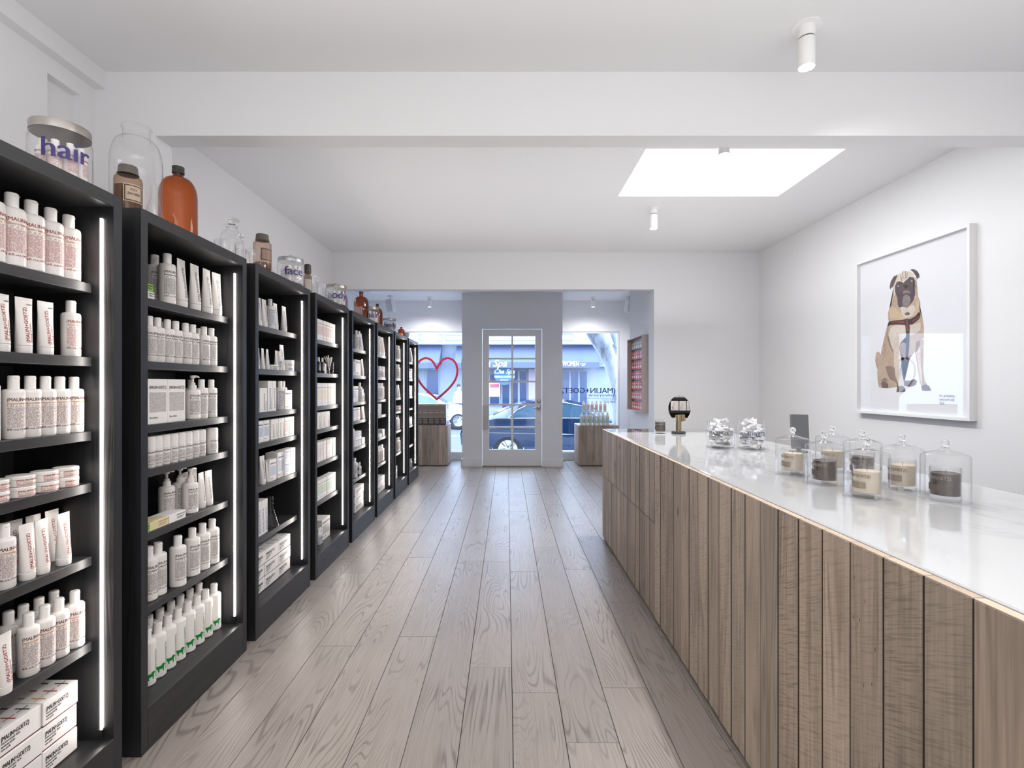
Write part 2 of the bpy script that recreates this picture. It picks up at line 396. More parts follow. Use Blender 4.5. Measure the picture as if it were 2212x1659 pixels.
link('keyhole', fin(bm, 'keyhole', st, 2), d, (.556, yd + .03, .755), (PI / 2, 0, 0))
bm = B()
for p in (((dx0 + .0, yd + .005, .66), (dx0 + .02, yd + .03, 1.05)), ((dx0 + .08, yd + .005, .66), (dx0 + .10, yd + .03, 1.05)), ((dx0 + .02, yd + .005, .66), (dx0 + .08, yd + .03, .69)), ((dx0 + .02, yd + .005, 1.02), (dx0 + .08, yd + .03, 1.05)), ((dx0 + .02, yd + .022, .69), (dx0 + .08, yd + .03, 1.02))): box(bm, *p)
link('pull_plate', fin(bm, 'pull_plate', st), d)
struct('threshold', [((dx0, yd - .01, 0), (dx1, yd + .1, .010))], M('oak_threshold', (.35, .24, .15), .5), d)

# ================================================================ ceiling spotlights
def spot_proto():
    w = M('white_enamel', (.82, .82, .81), .35)
    bm = B(); lathe(bm, [(0, 0), (.060, 0), (.060, -.004), (.035, -.006), (.035, -.03), (.034, -.052), (0, -.052)], 32); body = fin(bm, 'flange', w, 2)
    bm = B(); lathe(bm, [(0, -.050), (.030, -.050), (.030, -.060), (0, -.060)], 24); gap = fin(bm, 'joint_ring', M('dark_joint', (.06, .06, .06), .6), 2)
    bm = B(); lathe(bm, [(0, -.058), (.034, -.058), (.0345, -.06), (.0345, -.182), (.033, -.184), (.030, -.180), (.022, -.155), (0, -.15)], 32); barrel = fin(bm, 'barrel', w, 2)
    bm = B(); lathe(bm, [(0, -.160), (.021, -.160), (.021, -.163), (0, -.165)], 24); lens = fin(bm, 'lens', M('spot_lens', (.9, .9, .9), .3, emit=(1, .95, .9), es=10))
    return (body, [('joint_ring', gap), ('barrel', barrel), ('lens', lens)])
SP = spot_proto()
spots = [(1.334, 2.247, 'white cylinder spotlight on the ceiling in front of the beam'), (1.334, 3.10, 'white cylinder spotlight half hidden behind the beam below the skylight'),
         (1.323, 4.55, 'white cylinder spotlight on the ceiling beyond the skylight'), (-1.394, 9.1, 'small white spotlight over the window with the red heart'), (1.553, 9.1, 'small white spotlight over the window with the tree trunk')]
for x, y, l in spots: put(SP, 'ceiling_spotlight', (x, y, ZC), 0, l, 'spotlight', 'ceiling spotlights')
for x, y, e, tilt in ((1.334, 2.247, 9, .75), (1.334, 3.10, 15, .80), (1.323, 4.55, 19, .80), (1.334, 3.10, 16, 0), (1.323, 4.55, 34, -.1), (1.33, 1.30, 20, -.75), (1.32, 4.56, 24, -.7), (1.33, .2, 13, -.6), (1.33, 3.1, 12, -.75), (1.33, -1.2, 12, 0), (-.5, .6, 16, .2), (-.5, -1.0, 16, .1), (-1.394, 9.1, 3, 0), (1.553, 9.1, 3, 0)):  # extra beams at the fixtures and unseen out-of-view lamps are added fill
    o = lamp('spot_and_fill', 'SPOT', (x, y, ZC - .19), e, (1, .972, .955), spot_size=math.radians(140 if abs(tilt) < .5 else 115), spot_blend=.9, shadow_soft_size=.04); o.rotation_euler = (0, -tilt, 0)

# ================================================================ bookcases
SH = [1.756, 1.499, 1.240, 1.060, .802, .504]
BASE, XF, XS, XK = .157, -1.377, -1.455, -1.74
ORD = ['first', 'second', 'third', 'fourth', 'fifth', 'sixth', 'seventh', 'eighth', 'ninth', 'tenth', 'eleventh', 'twelfth', 'thirteenth', 'fourteenth', 'fifteenth', 'sixteenth']
CASE = ['first', 'second', 'third', 'fourth', 'fifth', 'sixth', 'seventh', 'last']
SHN = ['top', 'second', 'third', 'fourth', 'fifth', 'sixth', 'bottom']
strip_m = M('led_strip', (.9, .9, .9), .4, emit=(1, .93, .88), es=20)
Lk = lambda k: 1.90 + .864 * (k - 1)
CW = .770
what = ['standing nearest, under the large hair jar', 'under the amber jug and tall clear jar', 'under the face jar and pharmacy bottle', 'under the knobbed body jar', 'under the round amber bottle', 'under the small hair jar', 'under the small body jar', 'at the end of the row by the window']
def case_meshes():
    T = 2.070; m, mh = blackwood, MC['black_h']; r = {}
    r['side_panel'] = [boxmesh('side_panel', (XK, a, 0), (XF, b, T), m, .001) for a, b in ((0, .036), (CW - .038, CW))]
    r['top_panel'] = boxmesh('top_panel', (XK, .036, T - .044), (XF, CW - .038, T), mh, .001)
    r['back_panel'] = boxmesh('back_panel', (XK, .036, 0), (XK + .012, CW - .038, T - .044), m)
    r['kick_board'] = boxmesh('kick_board', (XF - .022, .036, 0), (XF, CW - .038, BASE + .006), mh, .001)
    r['bottom_shelf'] = boxmesh('bottom_shelf', (XK + .012, .036, BASE - .03), (XF - .022, CW - .038, BASE), mh)
    r['shelf'] = boxmesh('shelf', (XK + .012, .036, -.032), (XS, CW - .038, 0), mh, .001)
    r['light_strip'] = boxmesh('light_strip', (-1.423, CW - .0415, .20), (-1.4165, CW - .0385, 1.985), strip_m)
    r['strip_end'] = boxmesh('strip_end', (-1.429, CW - .047, .175), (-1.411, CW - .0385, .199), M('black_plastic', (.012, .012, .012), .4))
    return r
CM = case_meshes()
for k in range(8):
    rt = root('bookcase', (0, Lk(k), 0), 'black stained bookcase with light strip, ' + what[k], 'bookcase', group='black bookcases along the wall')
    for q in CM['side_panel']: link('side_panel', q, rt)
    for n in ('top_panel', 'back_panel', 'kick_board', 'bottom_shelf', 'light_strip'):
        p = link(n, CM[n], rt)
        if n == 'light_strip': p['label'] = 'glowing white light strip'; link('strip_end', CM['strip_end'], p)
    for z in SH: link('shelf', CM['shelf'], rt, (0, 0, z))
# ================================================================ products
PC = {}
DOG = [(.0, .50), (.03, .68), (.10, .74), (.18, .68), (.35, .70), (.55, .72), (.60, .88), (.68, .84), (.76, .94), (.86, .88), (.98, .78), (1.0, .64), (.88, .58), (.84, .42), (.82, .06), (.86, 0), (.70, 0), (.68, .28), (.56, .32), (.36, .30), (.30, .16), (.34, .04), (.36, 0), (.20, 0), (.16, .26), (.08, .38)]
def bottle(kind, col, name='', vol=''):
    key = (kind, col, name)
    if key in PC: return PC[key]
    r, h, cr, ch = dict(b16=(.033, .176, .0165, .045), b8=(.0275, .148, .014, .041), pump=(.033, .140, .0165, .02), dog=(.033, .182, .0165, .046))[kind]
    bm = B(); lathe(bm, [(0, 0), (r * .9, 0), (r, .004), (r, h - .011), (r * .96, h - .0035), (r * .85, h), (cr * 1.02, h + .002), (cr * .9, h + .004), (0, h + .004)], 26)
    body = fin(bm, 'bottle', plastic, 2); parts = []
    if kind == 'pump':
        bm = B(); z = h + .002
        lathe(bm, [(0, z), (.0165, z), (.0165, z + .019), (.011, z + .022), (.011, z + .032), (0, z + .032)], 20)
        cap = fin(bm, 'collar', plastic2, 2)
        bm = B(); z += .03
        lathe(bm, [(0, z), (.0055, z), (.0055, z + .022), (.012, z + .024), (.0115, z + .036), (0, z + .038)], 14)
        tube(bm, [(0, 0, z + .031), (.022, -.0, z + .033), (.044, -.0, z + .028)], [.006, .0055, .004], 8)
        parts += [('collar', cap), ('pump_head', fin(bm, 'pump_head', plastic2, 2))]
    else:
        bm = B(); z = h + .0015
        lathe(bm, [(0, z), (cr, z), (cr, z + ch - .003), (cr - .002, z + ch), (0, z + ch)], 22); box(bm, (-cr * .5, -cr - .001, z + ch * .80), (cr * .5, -cr + .002, z + ch * .82))
        parts.append(('cap', fin(bm, 'cap', plastic2, 2)))
    sf = cyl(r + .0003); bm = B()
    if kind == 'dog':
        put_text(bm, BR, .0165, .012, .028, sf, 0, rot=PI / 2, width=.115, bold=.012)
        k = .036; put_poly(bm, [(a * k - .036, b * k + .026) for a, b in DOG], sf, .005)
        parts.append(('lettering', fin(bm, 'lettering', ink('green'))))
    else:
        a = r * 1.25; W_ = r * 3.15; t = h / .176
        put_text(bm, BR, .0155 * (.6 + .4 * t), -a, h * .765, sf, 0, width=W_, bold=.012)
        put_text(bm, name or 'hair conditioner', .0105 * (.6 + .4 * t), -a, h * .70, sf, 1, width=W_ * .92, bold=.02)
        patch(bm, sf, -a, a * .85, h * .672, h * .677, 6, 0); patch(bm, sf, -a, a * .85, h * .655, h * .663, 6, 0)
        put_text(bm, vol or '16fl.oz./473ml', .0092 * (.6 + .4 * t), -a, h * .175, sf, 0, width=W_ * .72, bold=.012)
        parts.append(('lettering', fin(bm, 'lettering', [ink(col), ink('orange' if 'red' in col else col)])))
        bm = B(); patch(bm, sf, -a, a * .85, h * .235, h * .64, 8)
        parts.append(('small_print', fin(bm, 'small_print', smallprint(col))))
    PC[key] = (body, parts); return PC[key]
def tubep(col, tester=False, name=''):
    key = ('tube', col, tester)
    if key in PC: return PC[key]
    Hh = .172; n = 22; bm = B(); rings = []
    rx = lambda t: .0205 + .0055 * t
    ry = lambda t: .0205 * max(0, 1 - t) ** .75 + .0013
    for z, t in [(.025, 0), (.026, 0)] + [(.026 + (Hh - .036) * i / 7, i / 7) for i in range(1, 8)] + [(Hh, 1)]:
        rings.append([bm.verts.new((rx(t) * math.cos(2 * PI * i / n), ry(t) * math.sin(2 * PI * i / n), z)) for i in range(n)])
    for a, b in zip(rings, rings[1:]):
        for i in range(n): bm.faces.new((a[i], a[(i + 1) % n], b[(i + 1) % n], b[i]))
    bm.faces.new(rings[-1]); bm.faces.new(rings[0][::-1])
    body = fin(bm, 'tube', plastic, 2)
    bm = B(); lathe(bm, [(0, 0), (.0195, 0), (.0205, .002), (.0212, .0225), (.019, .0245), (0, .0245)], 22); cap = fin(bm, 'cap', plastic2, 2)
    def sf(u, v):
        t = max(0, min(1, (v - .026) / (Hh - .036))); a = rx(t)
        return (u, -ry(t) * math.sqrt(max(.02, 1 - (u / a) ** 2)) - .0006, v)
    bm = B(); put_text(bm, BR, .0140, .001, .034, sf, 0, rot=PI / 2, width=.108, bold=.012)
    put_text(bm, name or 'hydrating hand and body', .0075, .010, .034, sf, 0, rot=PI / 2, width=.06)
    if tester: put_text(bm, 'tester', .0075, .004, Hh - .022, sf, 1, bold=.02)
    PC[key] = (body, [('cap', cap), ('lettering', fin(bm, 'lettering', [ink(col), ink('grey')]))]); return PC[key]
def canp(col, r=.0215, h=.128):
    key = ('can', col, r)
    if key in PC: return PC[key]
    bm = B(); lathe(bm, [(0, 0), (r - .001, 0), (r, .002), (r, h * .56), (0, h * .56)], 24); body = fin(bm, 'canister', plastic, 2)
    bm = B(); lathe(bm, [(0, h * .565), (r, h * .565), (r, h - .005), (r - .004, h), (0, h)], 24); cap = fin(bm, 'lid', plastic2, 2)
    sf = cyl(r + .0003); bm = B(); put_text(bm, BR, .0105, -r * 1.1, h * .46, sf, 0, width=r * 2.2, bold=.012); put_text(bm, '2.6oz./73g', .006, -r * 1.1, h * .1, sf, 0)
    pb = B(); patch(pb, sf, -r * 1.1, r * 1.05, h * .17, h * .40, 6)
    PC[key] = (body, [('lid', cap), ('lettering', fin(bm, 'lettering', ink(col))), ('small_print', fin(pb, 'small_print', smallprint(col)))]); return PC[key]
def potp(col, r=.0345, h=.0325, name='hair pomade'):
    key = ('pot', col, r, h)
    if key in PC: return PC[key]
    bm = B(); lathe(bm, [(0, 0), (r - .002, 0), (r, .002), (r, h * .66), (0, h * .66)], 28); body = fin(bm, 'pot', plastic, 2)
    bm = B(); lathe(bm, [(0, h * .68), (r + .0006, h * .68), (r + .0006, h - .002), (r - .001, h), (0, h)], 28); lid = fin(bm, 'lid', plastic2, 2)
    sf = cyl(r + .0009); bm = B(); k = h / .0325
    put_text(bm, BR, .0085, -r * 1.0, h * .52, sf, 0, width=r * 1.9, bold=.012); put_text(bm, name, .006, -r * 1.0, h * .33, sf, 1, width=r * 1.2); patch(bm, sf, -r, r * .8, h * .21, h * .25, 5, 0); patch(bm, sf, -r, r * .8, h * .12, h * .16, 5, 0)
    PC[key] = (body, [('lid', lid), ('lettering', fin(bm, 'lettering', [ink(col), ink('orange' if 'red' in col else col)]))]); return PC[key]
def dropp(col):
    key = ('drop', col)
    if key in PC: return PC[key]
    bm = B(); lathe(bm, [(0, 0), (.0175, 0), (.0185, .002), (.0185, .078), (.012, .088), (.008, .092), (0, .092)], 20); body = fin(bm, 'bottle', M('dark_bottle_' + col, (.02, .018, .03) if col == 'brown' else (.55, .6, .66), .12), 2)
    bm = B(); lathe(bm, [(0, .092), (.0095, .092), (.0095, .122), (.008, .125), (0, .125)], 16); cap = fin(bm, 'cap', plastic2, 2)
    sf = cyl(.0188); bm = B(); patch(bm, sf, -.018, .016, .02, .06, 6, 0); put_text(bm, BR, .006, -.016, .05, cyl(.0191), 1, width=.03)
    PC[key] = (body, [('cap', cap), ('label_panel', fin(bm, 'label_panel', [ink('ltgrey'), ink('black')]))]); return PC[key]
def cartonp(w, d, h, tint, col, style):
    key = ('carton', round(w, 3), round(d, 3), round(h, 3), tint, col, style)
    if key in PC: return PC[key]
    bm = B(); box(bm, (-w / 2, 0, .004 if style == 'kit' else 0), (w / 2, d, h), 0, .0012)
    body = fin(bm, 'carton', ink(tint) if style in ('solid', 'soap') else card); parts = []
    f = flat(-.0004); bm = B()
    if style == 'kit':
        parts.append(('base_tray', boxmesh('base_tray', (-w / 2 + .002, .002, 0), (w / 2 - .002, d - .002, .006), ink('dkred' if 'red' in col else 'dkblue'))))
        put_text(bm, BR, h * .25, -w * .42, h * .58, f, 0, width=w * .62, bold=.02)
        put_text(bm, 'essential kit', h * .13, -w * .42, h * .46, f, 0, width=w * .42)
        put_text(bm, 'apothecary and lab', h * .12, -w * .42, h * .34, f, 0, width=w * .3); put_text(bm, 'new york', h * .12, -w * .42, h * .22, f, 0, width=w * .2)
        cs = ['orange', 'red', 'black'] if 'red' in col else ['dkblue', 'ltblue', 'blue']
        for i in range(3):
            x = -w * .32 + i * w * .32; y = d * .24
            for a, b, c, e in ((.13, .018, 1, 0), (.018, .30, 1, 0)): box(bm, (x - w * a, y - d * b * .5, h), (x + w * a, y + d * b * .5, h + .0005), 1 + i)
            box(bm, (x - w * .02, y + d * .3, h), (x + w * .02, y + d * .45, h + .0005), 1 + i)
        parts.append(('lettering', fin(bm, 'lettering', [ink('black')] + [ink(c) for c in cs])))
    else:
        if style in ('h', 'tint'):
            pb = B(); patch(pb, flat(-.0003), -w * .42, w * .42, h * .26, h * .70, 1)
            parts.append(('small_print', fin(pb, 'small_print', smallprint(col) if style == 'h' else ink(tint))))
            put_text(bm, BR, w * .15, -w * .42, h * .78, f, 0, width=w * .84, bold=.02); put_text(bm, '2fl.oz./59ml', w * .085, -w * .42, h * .12, f, 0, width=w * .4)
        elif style in ('v',):
            put_text(bm, BR, min(w * .5, h * .11), w * .16, h * .08, f, 0, rot=PI / 2, width=h * .68, bold=.02)
            patch(bm, f, w * .28, w * .34, h * .08, h * .45, 1)
        else:
            put_text(bm, BR, h * .22, -w * .05, h * .66, f, 0, width=w * .5, bold=.02); patch(bm, f, -w * .05, w * .4, h * .42, h * .5, 1); patch(bm, f, -w * .05, w * .3, h * .28, h * .34, 1)
        parts.append(('lettering', fin(bm, 'lettering', ink(col))))
    PC[key] = (body, parts); return PC[key]

NAME = dict(b16='bottle', b8='bottle', pump='pump_bottle', dog='bottle', tube='tube', tubeL='tube', tubeS='tube', tubeT='tube', can='canister', canL='canister', pot='pot', potL='pot', drop='bottle')
DESC = dict(b16='tall white bottle with {} print', b8='white bottle with {} print', pump='white pump bottle with {} print', dog='white bottle with green dog', tube='white tube with {} lettering', tubeL='long white tube with {} lettering',
            tubeS='short white tube with {} lettering', tubeT='white tester tube with {} lettering', can='white canister with {} print', canL='wide white canister with {} print', pot='white pot with {} print', potL='larger white pot with {} print', drop='dropper bottle with white cap')
CN = dict(red='red', dkred='brown-red', grey='grey', blue='blue', black='black', green='green')
RAD = dict(b16=.033, b8=.0275, pump=.033, dog=.033, tube=.026, tubeL=.033, tubeS=.019, tubeT=.026, can=.0215, canL=.029, pot=.0351, potL=.042, drop=.0185)
def proto(kind, col, nm):
    if kind in ('b16', 'b8', 'pump', 'dog'): return bottle(kind, col, nm, '16fl.oz./473ml' if kind == 'b16' else '8fl.oz./236ml'), 1
    if kind[:4] == 'tube': return tubep(col, kind == 'tubeT', nm), {'tubeL': 1.28, 'tubeS': .74}.get(kind, 1)
    if kind == 'can': return canp(col), 1
    if kind == 'canL': return canp(col, .029, .128), 1
    if kind == 'pot': return potp(col), 1
    if kind == 'potL': return potp(col, .041, .075, ''), 1
    return dropp(col), 1
# shelves[case][shelf] : (kind, colour, x, [columns in the photograph], row note, product line) or ('box', style, tint, ink, x front, depth, height, [(col, col)], tiers)
g_, r_, d_, b_ = 'grey', 'red', 'dkred', 'blue'
SHELVES = {
 0: [[('b16', r_, -1.491, [148, 109, 67, 25, -22], '', 'cilantro hair conditioner')],
     [('tubeT', r_, -1.49, [98, 51, 2], '', 'styling cream'), ('b8', r_, -1.49, [153], '', 'cilantro hair conditioner')],
     [('b8', d_, -1.491, [160, 129, 98, 65, 29], '', 'peppermint shampoo'), ('box', 'v', 'white', d_, -1.475, .06, .16, [(-45, 4)], 1)],
     [('pot', r_, -1.492, [142, 96, 44, -15], 'lower'), ('pot', r_, -1.492, [142, 96, 44, -15], 'upper')],
     [('tube', r_, -1.485, [137, 90, 58], 'front', 'hair conditioner'), ('tube', r_, -1.56, [112, 72, 30], 'back', 'hair conditioner'), ('b8', d_, -1.487, [8], '', 'moisturizing shampoo')],
     [('b8', d_, -1.488, [162, 127, 96, 61], 'front', 'peppermint shampoo'), ('b8', d_, -1.56, [118, 84, 50, 18], 'back', 'peppermint shampoo'), ('tube', r_, -1.47, [6], '', 'hair conditioner')],
     [('box', 'kit', 'white', r_, -1.47, .15, .078, [(92, 167), (-5, 90)], 3)]],
 1: [[('b16', g_, -1.492, [361], 'front', 'bergamot body wash'), ('b16', g_, -1.56, [334], 'back', 'rum body wash'), ('tubeL', g_, -1.49, [467, 446, 420, 391], '', 'body moisturizer'), ('box', 'soap', 'white', 'black', -1.465, .06, .030, [(309, 333)], 1), ('box', 'soap', 'lime', 'black', -1.466, .06, .03, [(307, 331)], -1)],
     [('b8', g_, -1.490, [456, 440, 416, 400, 379, 361, 340, 322], 'front', 'rum body wash'), ('b8', g_, -1.558, [428, 405, 378, 352], 'back', 'rum body wash')],
     [('box', 'h', 'white', g_, -1.468, .11, .188, [(318, 361), (363, 401)], 1), ('b8', g_, -1.49, [456, 435], '', 'body lotion'), ('pump', g_, -1.50, [416], '', 'body lotion'), ('b8', g_, -1.545, [412], 'back', 'body lotion')],
     [('can', g_, -1.487, [433.5, 419.5, 404, 389, 372.5, 355, 338, 322]), ('canL', g_, -1.492, [457])],
     [('pump', g_, -1.492, [411], 'front', 'vitamin body lotion'), ('pump', g_, -1.55, [389, 360], 'back', 'vitamin body lotion'), ('tube', g_, -1.50, [450, 434], 'front', 'vitamin b5'), ('tube', g_, -1.58, [418, 400], 'back', 'vitamin b5'), ('box', 'soap', 'white', g_, -1.458, .075, .036, [(366, 402)], 1), ('box', 'soap', 'yellow', 'tan', -1.458, .075, .036, [(325, 365)], 1), ('box', 'soap', 'lime', 'black', -1.458, .075, .036, [(300, 323)], 1)],
     [('b16', g_, -1.491, [458, 437, 415], '', 'eucalyptus body wash'), ('b16', g_, -1.478, [384], 'front', 'eucalyptus body wash'), ('b16', g_, -1.50, [341, 321], 'beside', 'eucalyptus body wash')],
     [('dog', 'green', -1.50, [462, 443.5, 425, 405, 383.5, 362, 340, 317], 'front'), ('dog', 'green', -1.585, [431, 410, 389.5, 369, 345, 321], 'back')]],
 2: [[('tube', b_, -1.49, [613, 594, 570, 558]), ('b8', b_, -1.50, [583], '', 'grapefruit cleanser')],
     [('tubeS', b_, -1.49, [567, 577, 597, 556]), ('tube', b_, -1.50, [608]), ('pot', b_, -1.487, [588]), ('drop', 'white', -1.487, [602.5]), ('potL', b_, -1.50, [622])],
     [('box', 'v', 'white', 'black', -1.468, .05, .146, [(562, 578)], 1), ('box', 'v', 'white', b_, -1.475, .09, .19, [(579, 588), (588.5, 597)], 1), ('b8', b_, -1.50, [604, 611], '', 'facial cleanser'), ('box', 'tint', 'cream', b_, -1.468, .07, .13, [(616, 631)], 1)],
     [('box', 'tint', 'ltblue', b_, -1.468, .05, .128, [(557, 570), (570.5, 582.5)], 1), ('box', 'v', 'white', 'black', -1.47, .05, .128, [(586, 594), (594.5, 601.5), (602, 608), (608.5, 614.5)], 1), ('box', 'tint', 'pink', b_, -1.468, .05, .128, [(615, 624), (624.8, 635)], 1)],
     [('tube', b_, -1.487, [566], '', ''), ('tubeS', b_, -1.487, [577]), ('box', 'tint', 'ltblue', b_, -1.468, .04, .135, [(583, 598)], 1), ('box', 'tint', 'ltblue', b_, -1.475, .08, .165, [(599.5, 614)], 1), ('box', 'tint', 'ltblue', b_, -1.466, .06, .085, [(615, 627), (627.5, 640)], 2)],
     [('box', 'v', 'white', b_, -1.468, .06, .205, [(557, 564.5), (565, 571.5), (572, 578.6)], 1)],
     [('box', 'kit', 'white', b_, -1.475, .17, .078, [(601.5, 627), (572.5, 600.8), (557, 571.8)], 3)]],
 3: [[('box', 'tint', 'pink', r_, -1.47, .05, .165, [(685, 691), (691.4, 697.6), (698, 704.2), (704.6, 710.8), (711.2, 717.4), (717.8, 724)], 1)],
     [('drop', 'brown', -1.487, [688, 696]), ('box', 'v', 'white', 'pink', -1.468, .04, .075, [(700.5, 705.5)], 1)],
     [('box', 'tint', 'cream', 'tan', -1.468, .05, .18, [(684, 690), (690.3, 696), (696.4, 702), (702.4, 708), (708.4, 714), (714.4, 719.6), (720, 725)], 1)],
     [('box', 'v', 'white', 'red', -1.468, .05, .13, [(685, 693), (694, 702.5), (703.5, 713)], 1)],
     [('box', 'h', 'white', 'pink', -1.468, .06, .155, [(685, 691.4), (692, 698.3), (699, 705.3), (706, 712), (712.6, 718.4), (719, 725)], 1)],
     [('box', 'tint', 'ltgreen', 'grey', -1.468, .06, .155, [(685, 691.6), (692, 698.6), (699, 705.6), (706, 712.4), (713, 719.2), (719.6, 725.6)], 1)],
     [('drop', 'white', -1.475, [688, 691.5]), ('box', 'h', 'white', g_, -1.475, .12, .165, [(696, 713)], 1)]],
 4: [[('b8', b_, -1.49, [769, 775], '', 'grapefruit cleanser'), ('tube', b_, -1.48, [780])],
     [('box', 'h', 'white', b_, -1.475, .06, .13, [(760, 766.4)], 1), ('box', 'tint', 'white', b_, -1.468, .07, .155, [(767.4, 779)], 1), ('tube', b_, -1.487, [782])],
     [('box', 'h', 'white', b_, -1.468, .06, .155, [(761, 767), (767.6, 774)], 1), ('b8', b_, -1.50, [776.5], '', ''), ('tubeS', b_, -1.48, [781.5]), ('drop', 'white', -1.487, [784.5])],
     [('box', 'tint', 'ltblue', b_, -1.468, .06, .125, [(762, 768.6)], 1), ('box', 'tint', 'pink', b_, -1.468, .06, .125, [(769.5, 778.5)], 1), ('tubeS', r_, -1.48, [782, 785])],
     [('box', 'v', 'white', b_, -1.475, .05, .18, [(761, 766)], 1), ('box', 'tint', 'ltblue', b_, -1.468, .06, .072, [(767.5, 774), (774.4, 780.5)], 2), ('box', 'h', 'white', b_, -1.462, .05, .07, [(782, 788)], 1)],
     [('b8', b_, -1.487, [766], '', ''), ('drop', 'brown', -1.487, [772]), ('drop', 'white', -1.487, [776.5])],
     [('box', 'kit', 'white', 'black', -1.475, .15, .078, [(767, 785.5)], 3)]],
 5: [[('tubeL', r_, -1.49, [816.5, 819, 822, 825.5, 829])],
     [('can', g_, -1.487, [818, 821, 824, 827]), ('box', 'h', 'white', g_, -1.475, .05, .145, [(811, 816)], 1)],
     [('b8', g_, -1.50, [815, 818.5, 822, 826, 830.5], '', 'body wash')],
     [('box', 'v', 'white', g_, -1.468, .05, .13, [(812, 815), (815.3, 818.3), (818.6, 821.4), (821.7, 824.4)], 1)],
     [('box', 'soap', 'lime', 'black', -1.462, .075, .040, [(812, 818)], 1), ('box', 'soap', 'white', 'grey', -1.462, .075, .040, [(819, 825)], 1), ('box', 'soap', 'white', 'grey', -1.475, .075, .038, [(826.5, 833)], 2)],
     [('b8', g_, -1.50, [815.5, 819, 823, 828.5], '', 'body wash'), ('b16', g_, -1.575, [818, 822], 'back', 'body wash')],
     [('box', 'kit', 'white', b_, -1.475, .15, .085, [(815, 831)], 2)]],
 6: [[('b8', r_, -1.49, [856, 859.5, 862, 865], '', '')],
     [('b8', d_, -1.49, [856, 859, 862, 866], '', '')],
     [('tube', r_, -1.487, [857, 860, 863.5])],
     [('pot', r_, -1.492, [857, 861, 865.5], 'lower'), ('pot', r_, -1.492, [857, 861, 865.5], 'upper')],
     [('tube', r_, -1.487, [857, 860]), ('b8', r_, -1.50, [862.5], '', '')],
     [('b8', r_, -1.49, [857, 860, 863, 866], '', '')],
     [('box', 'kit', 'white', r_, -1.475, .12, .085, [(852, 858)], 2)]],
 7: [[('tubeL', b_, -1.48, [887.5, 886])],
     [('box', 'h', 'white', g_, -1.468, .05, .16, [(884.5, 887), (887.3, 890)], 1)],
     [('box', 'h', 'white', 'pink', -1.468, .05, .16, [(884.5, 887.2), (887.5, 891.5)], 1)],
     [],
     [('box', 'tint', 'ltblue', b_, -1.468, .06, .12, [(884.5, 890.5)], 1), ('b8', b_, -1.53, [886.5], '', '')],
     [],
     [('drop', 'white', -1.475, [886, 887.6])]]}
TN = dict(white='white', lime='lime green', yellow='pale yellow', cream='cream', ltblue='pale blue', pink='pink', ltgreen='pale green')
SN = dict(kit='gift box', soap='soap box', v='carton', h='printed carton', tint='carton', solid='carton')
for k, rows in SHELVES.items():
    lo, hi = Lk(k) + .038, Lk(k) + CW - .040
    for s, items in enumerate(rows):
        z0 = (SH + [BASE])[s]; todo = {}
        place_ = '%s shelf of the %s bookcase' % (SHN[s], CASE[k])
        for it in items:
            if it[0] == 'box':
                _, style, tint, col, xf, dep, h, spans, tiers = it
                zb = z0
                if tiers < 0: zb, tiers = z0 + .031, 1
                for a, b in spans:
                    ya, yb = max(Y(a, xf), lo), min(Y(b, xf), hi)
                    if yb - ya < .012: yb = ya + .03
                    p = cartonp(round(yb - ya, 3), dep, h, tint, col, style)
                    for t in range(tiers):
                        ds = '%s %s' % ('white' if style in ('v', 'h', 'kit') else TN[tint], SN[style]) + ({'black': '', 'grey': ''}.get(col, ' with %s lettering' % CN.get(col, col)) if style == 'v' else '')
                        if k == 0 and style == 'v': ds = 'cut-off white carton'
                        if tint == 'lime' and h == .03: ds = 'lime green soap box stacked'
                        note = '' if tiers == 1 else (('bottom', 'top') if tiers == 2 else ('bottom', 'middle', 'top'))[t]
                        todo.setdefault((ds, note), []).append((yb, 'carton', p, 1, (xf + R.uniform(-.002, .002), (ya + yb) / 2, zb + t * (h + .0015)), 'box'))
            else:
                kind, col, x, pxs = it[:4]; note = it[4] if len(it) > 4 else ''; nm = it[5] if len(it) > 5 else ''
                p, sc = proto(kind, col, nm)
                for px in pxs:
                    y = min(max(Y(px, x), lo + RAD[kind] + .001), hi - RAD[kind] - .001)
                    z = z0 + (.0335 if note == 'upper' else 0)
                    todo.setdefault((DESC[kind].format(CN.get(col, col)), note), []).append((y, NAME[kind], p, sc, (x, y, z), {'canister': 'canister', 'pot': 'jar', 'tube': 'tube'}.get(NAME[kind], 'bottle')))
        for (ds, note), li in todo.items():
            li.sort(key=lambda q: q[0])
            for i, (y, nm, p, sc, loc, cat) in enumerate(li):
                pre = (ORD[i] + ' ' if len(li) > 1 else '')
                nt = {'': '', 'front': 'front-row ', 'back': 'back-row ', 'lower': 'lower ', 'upper': 'upper ', 'beside': 'outer '}.get(note, note + '-tier ')
                put(p, nm, loc, PI / 2 + R.uniform(-.12, .12) * (0 if cat == 'box' else 1), '%s%s%s%s, %s shelf, %s bookcase' % (pre, nt, ds, ' from near end' if pre else '', SHN[s], CASE[k]), cat, 'products on the %s' % place_, sc)
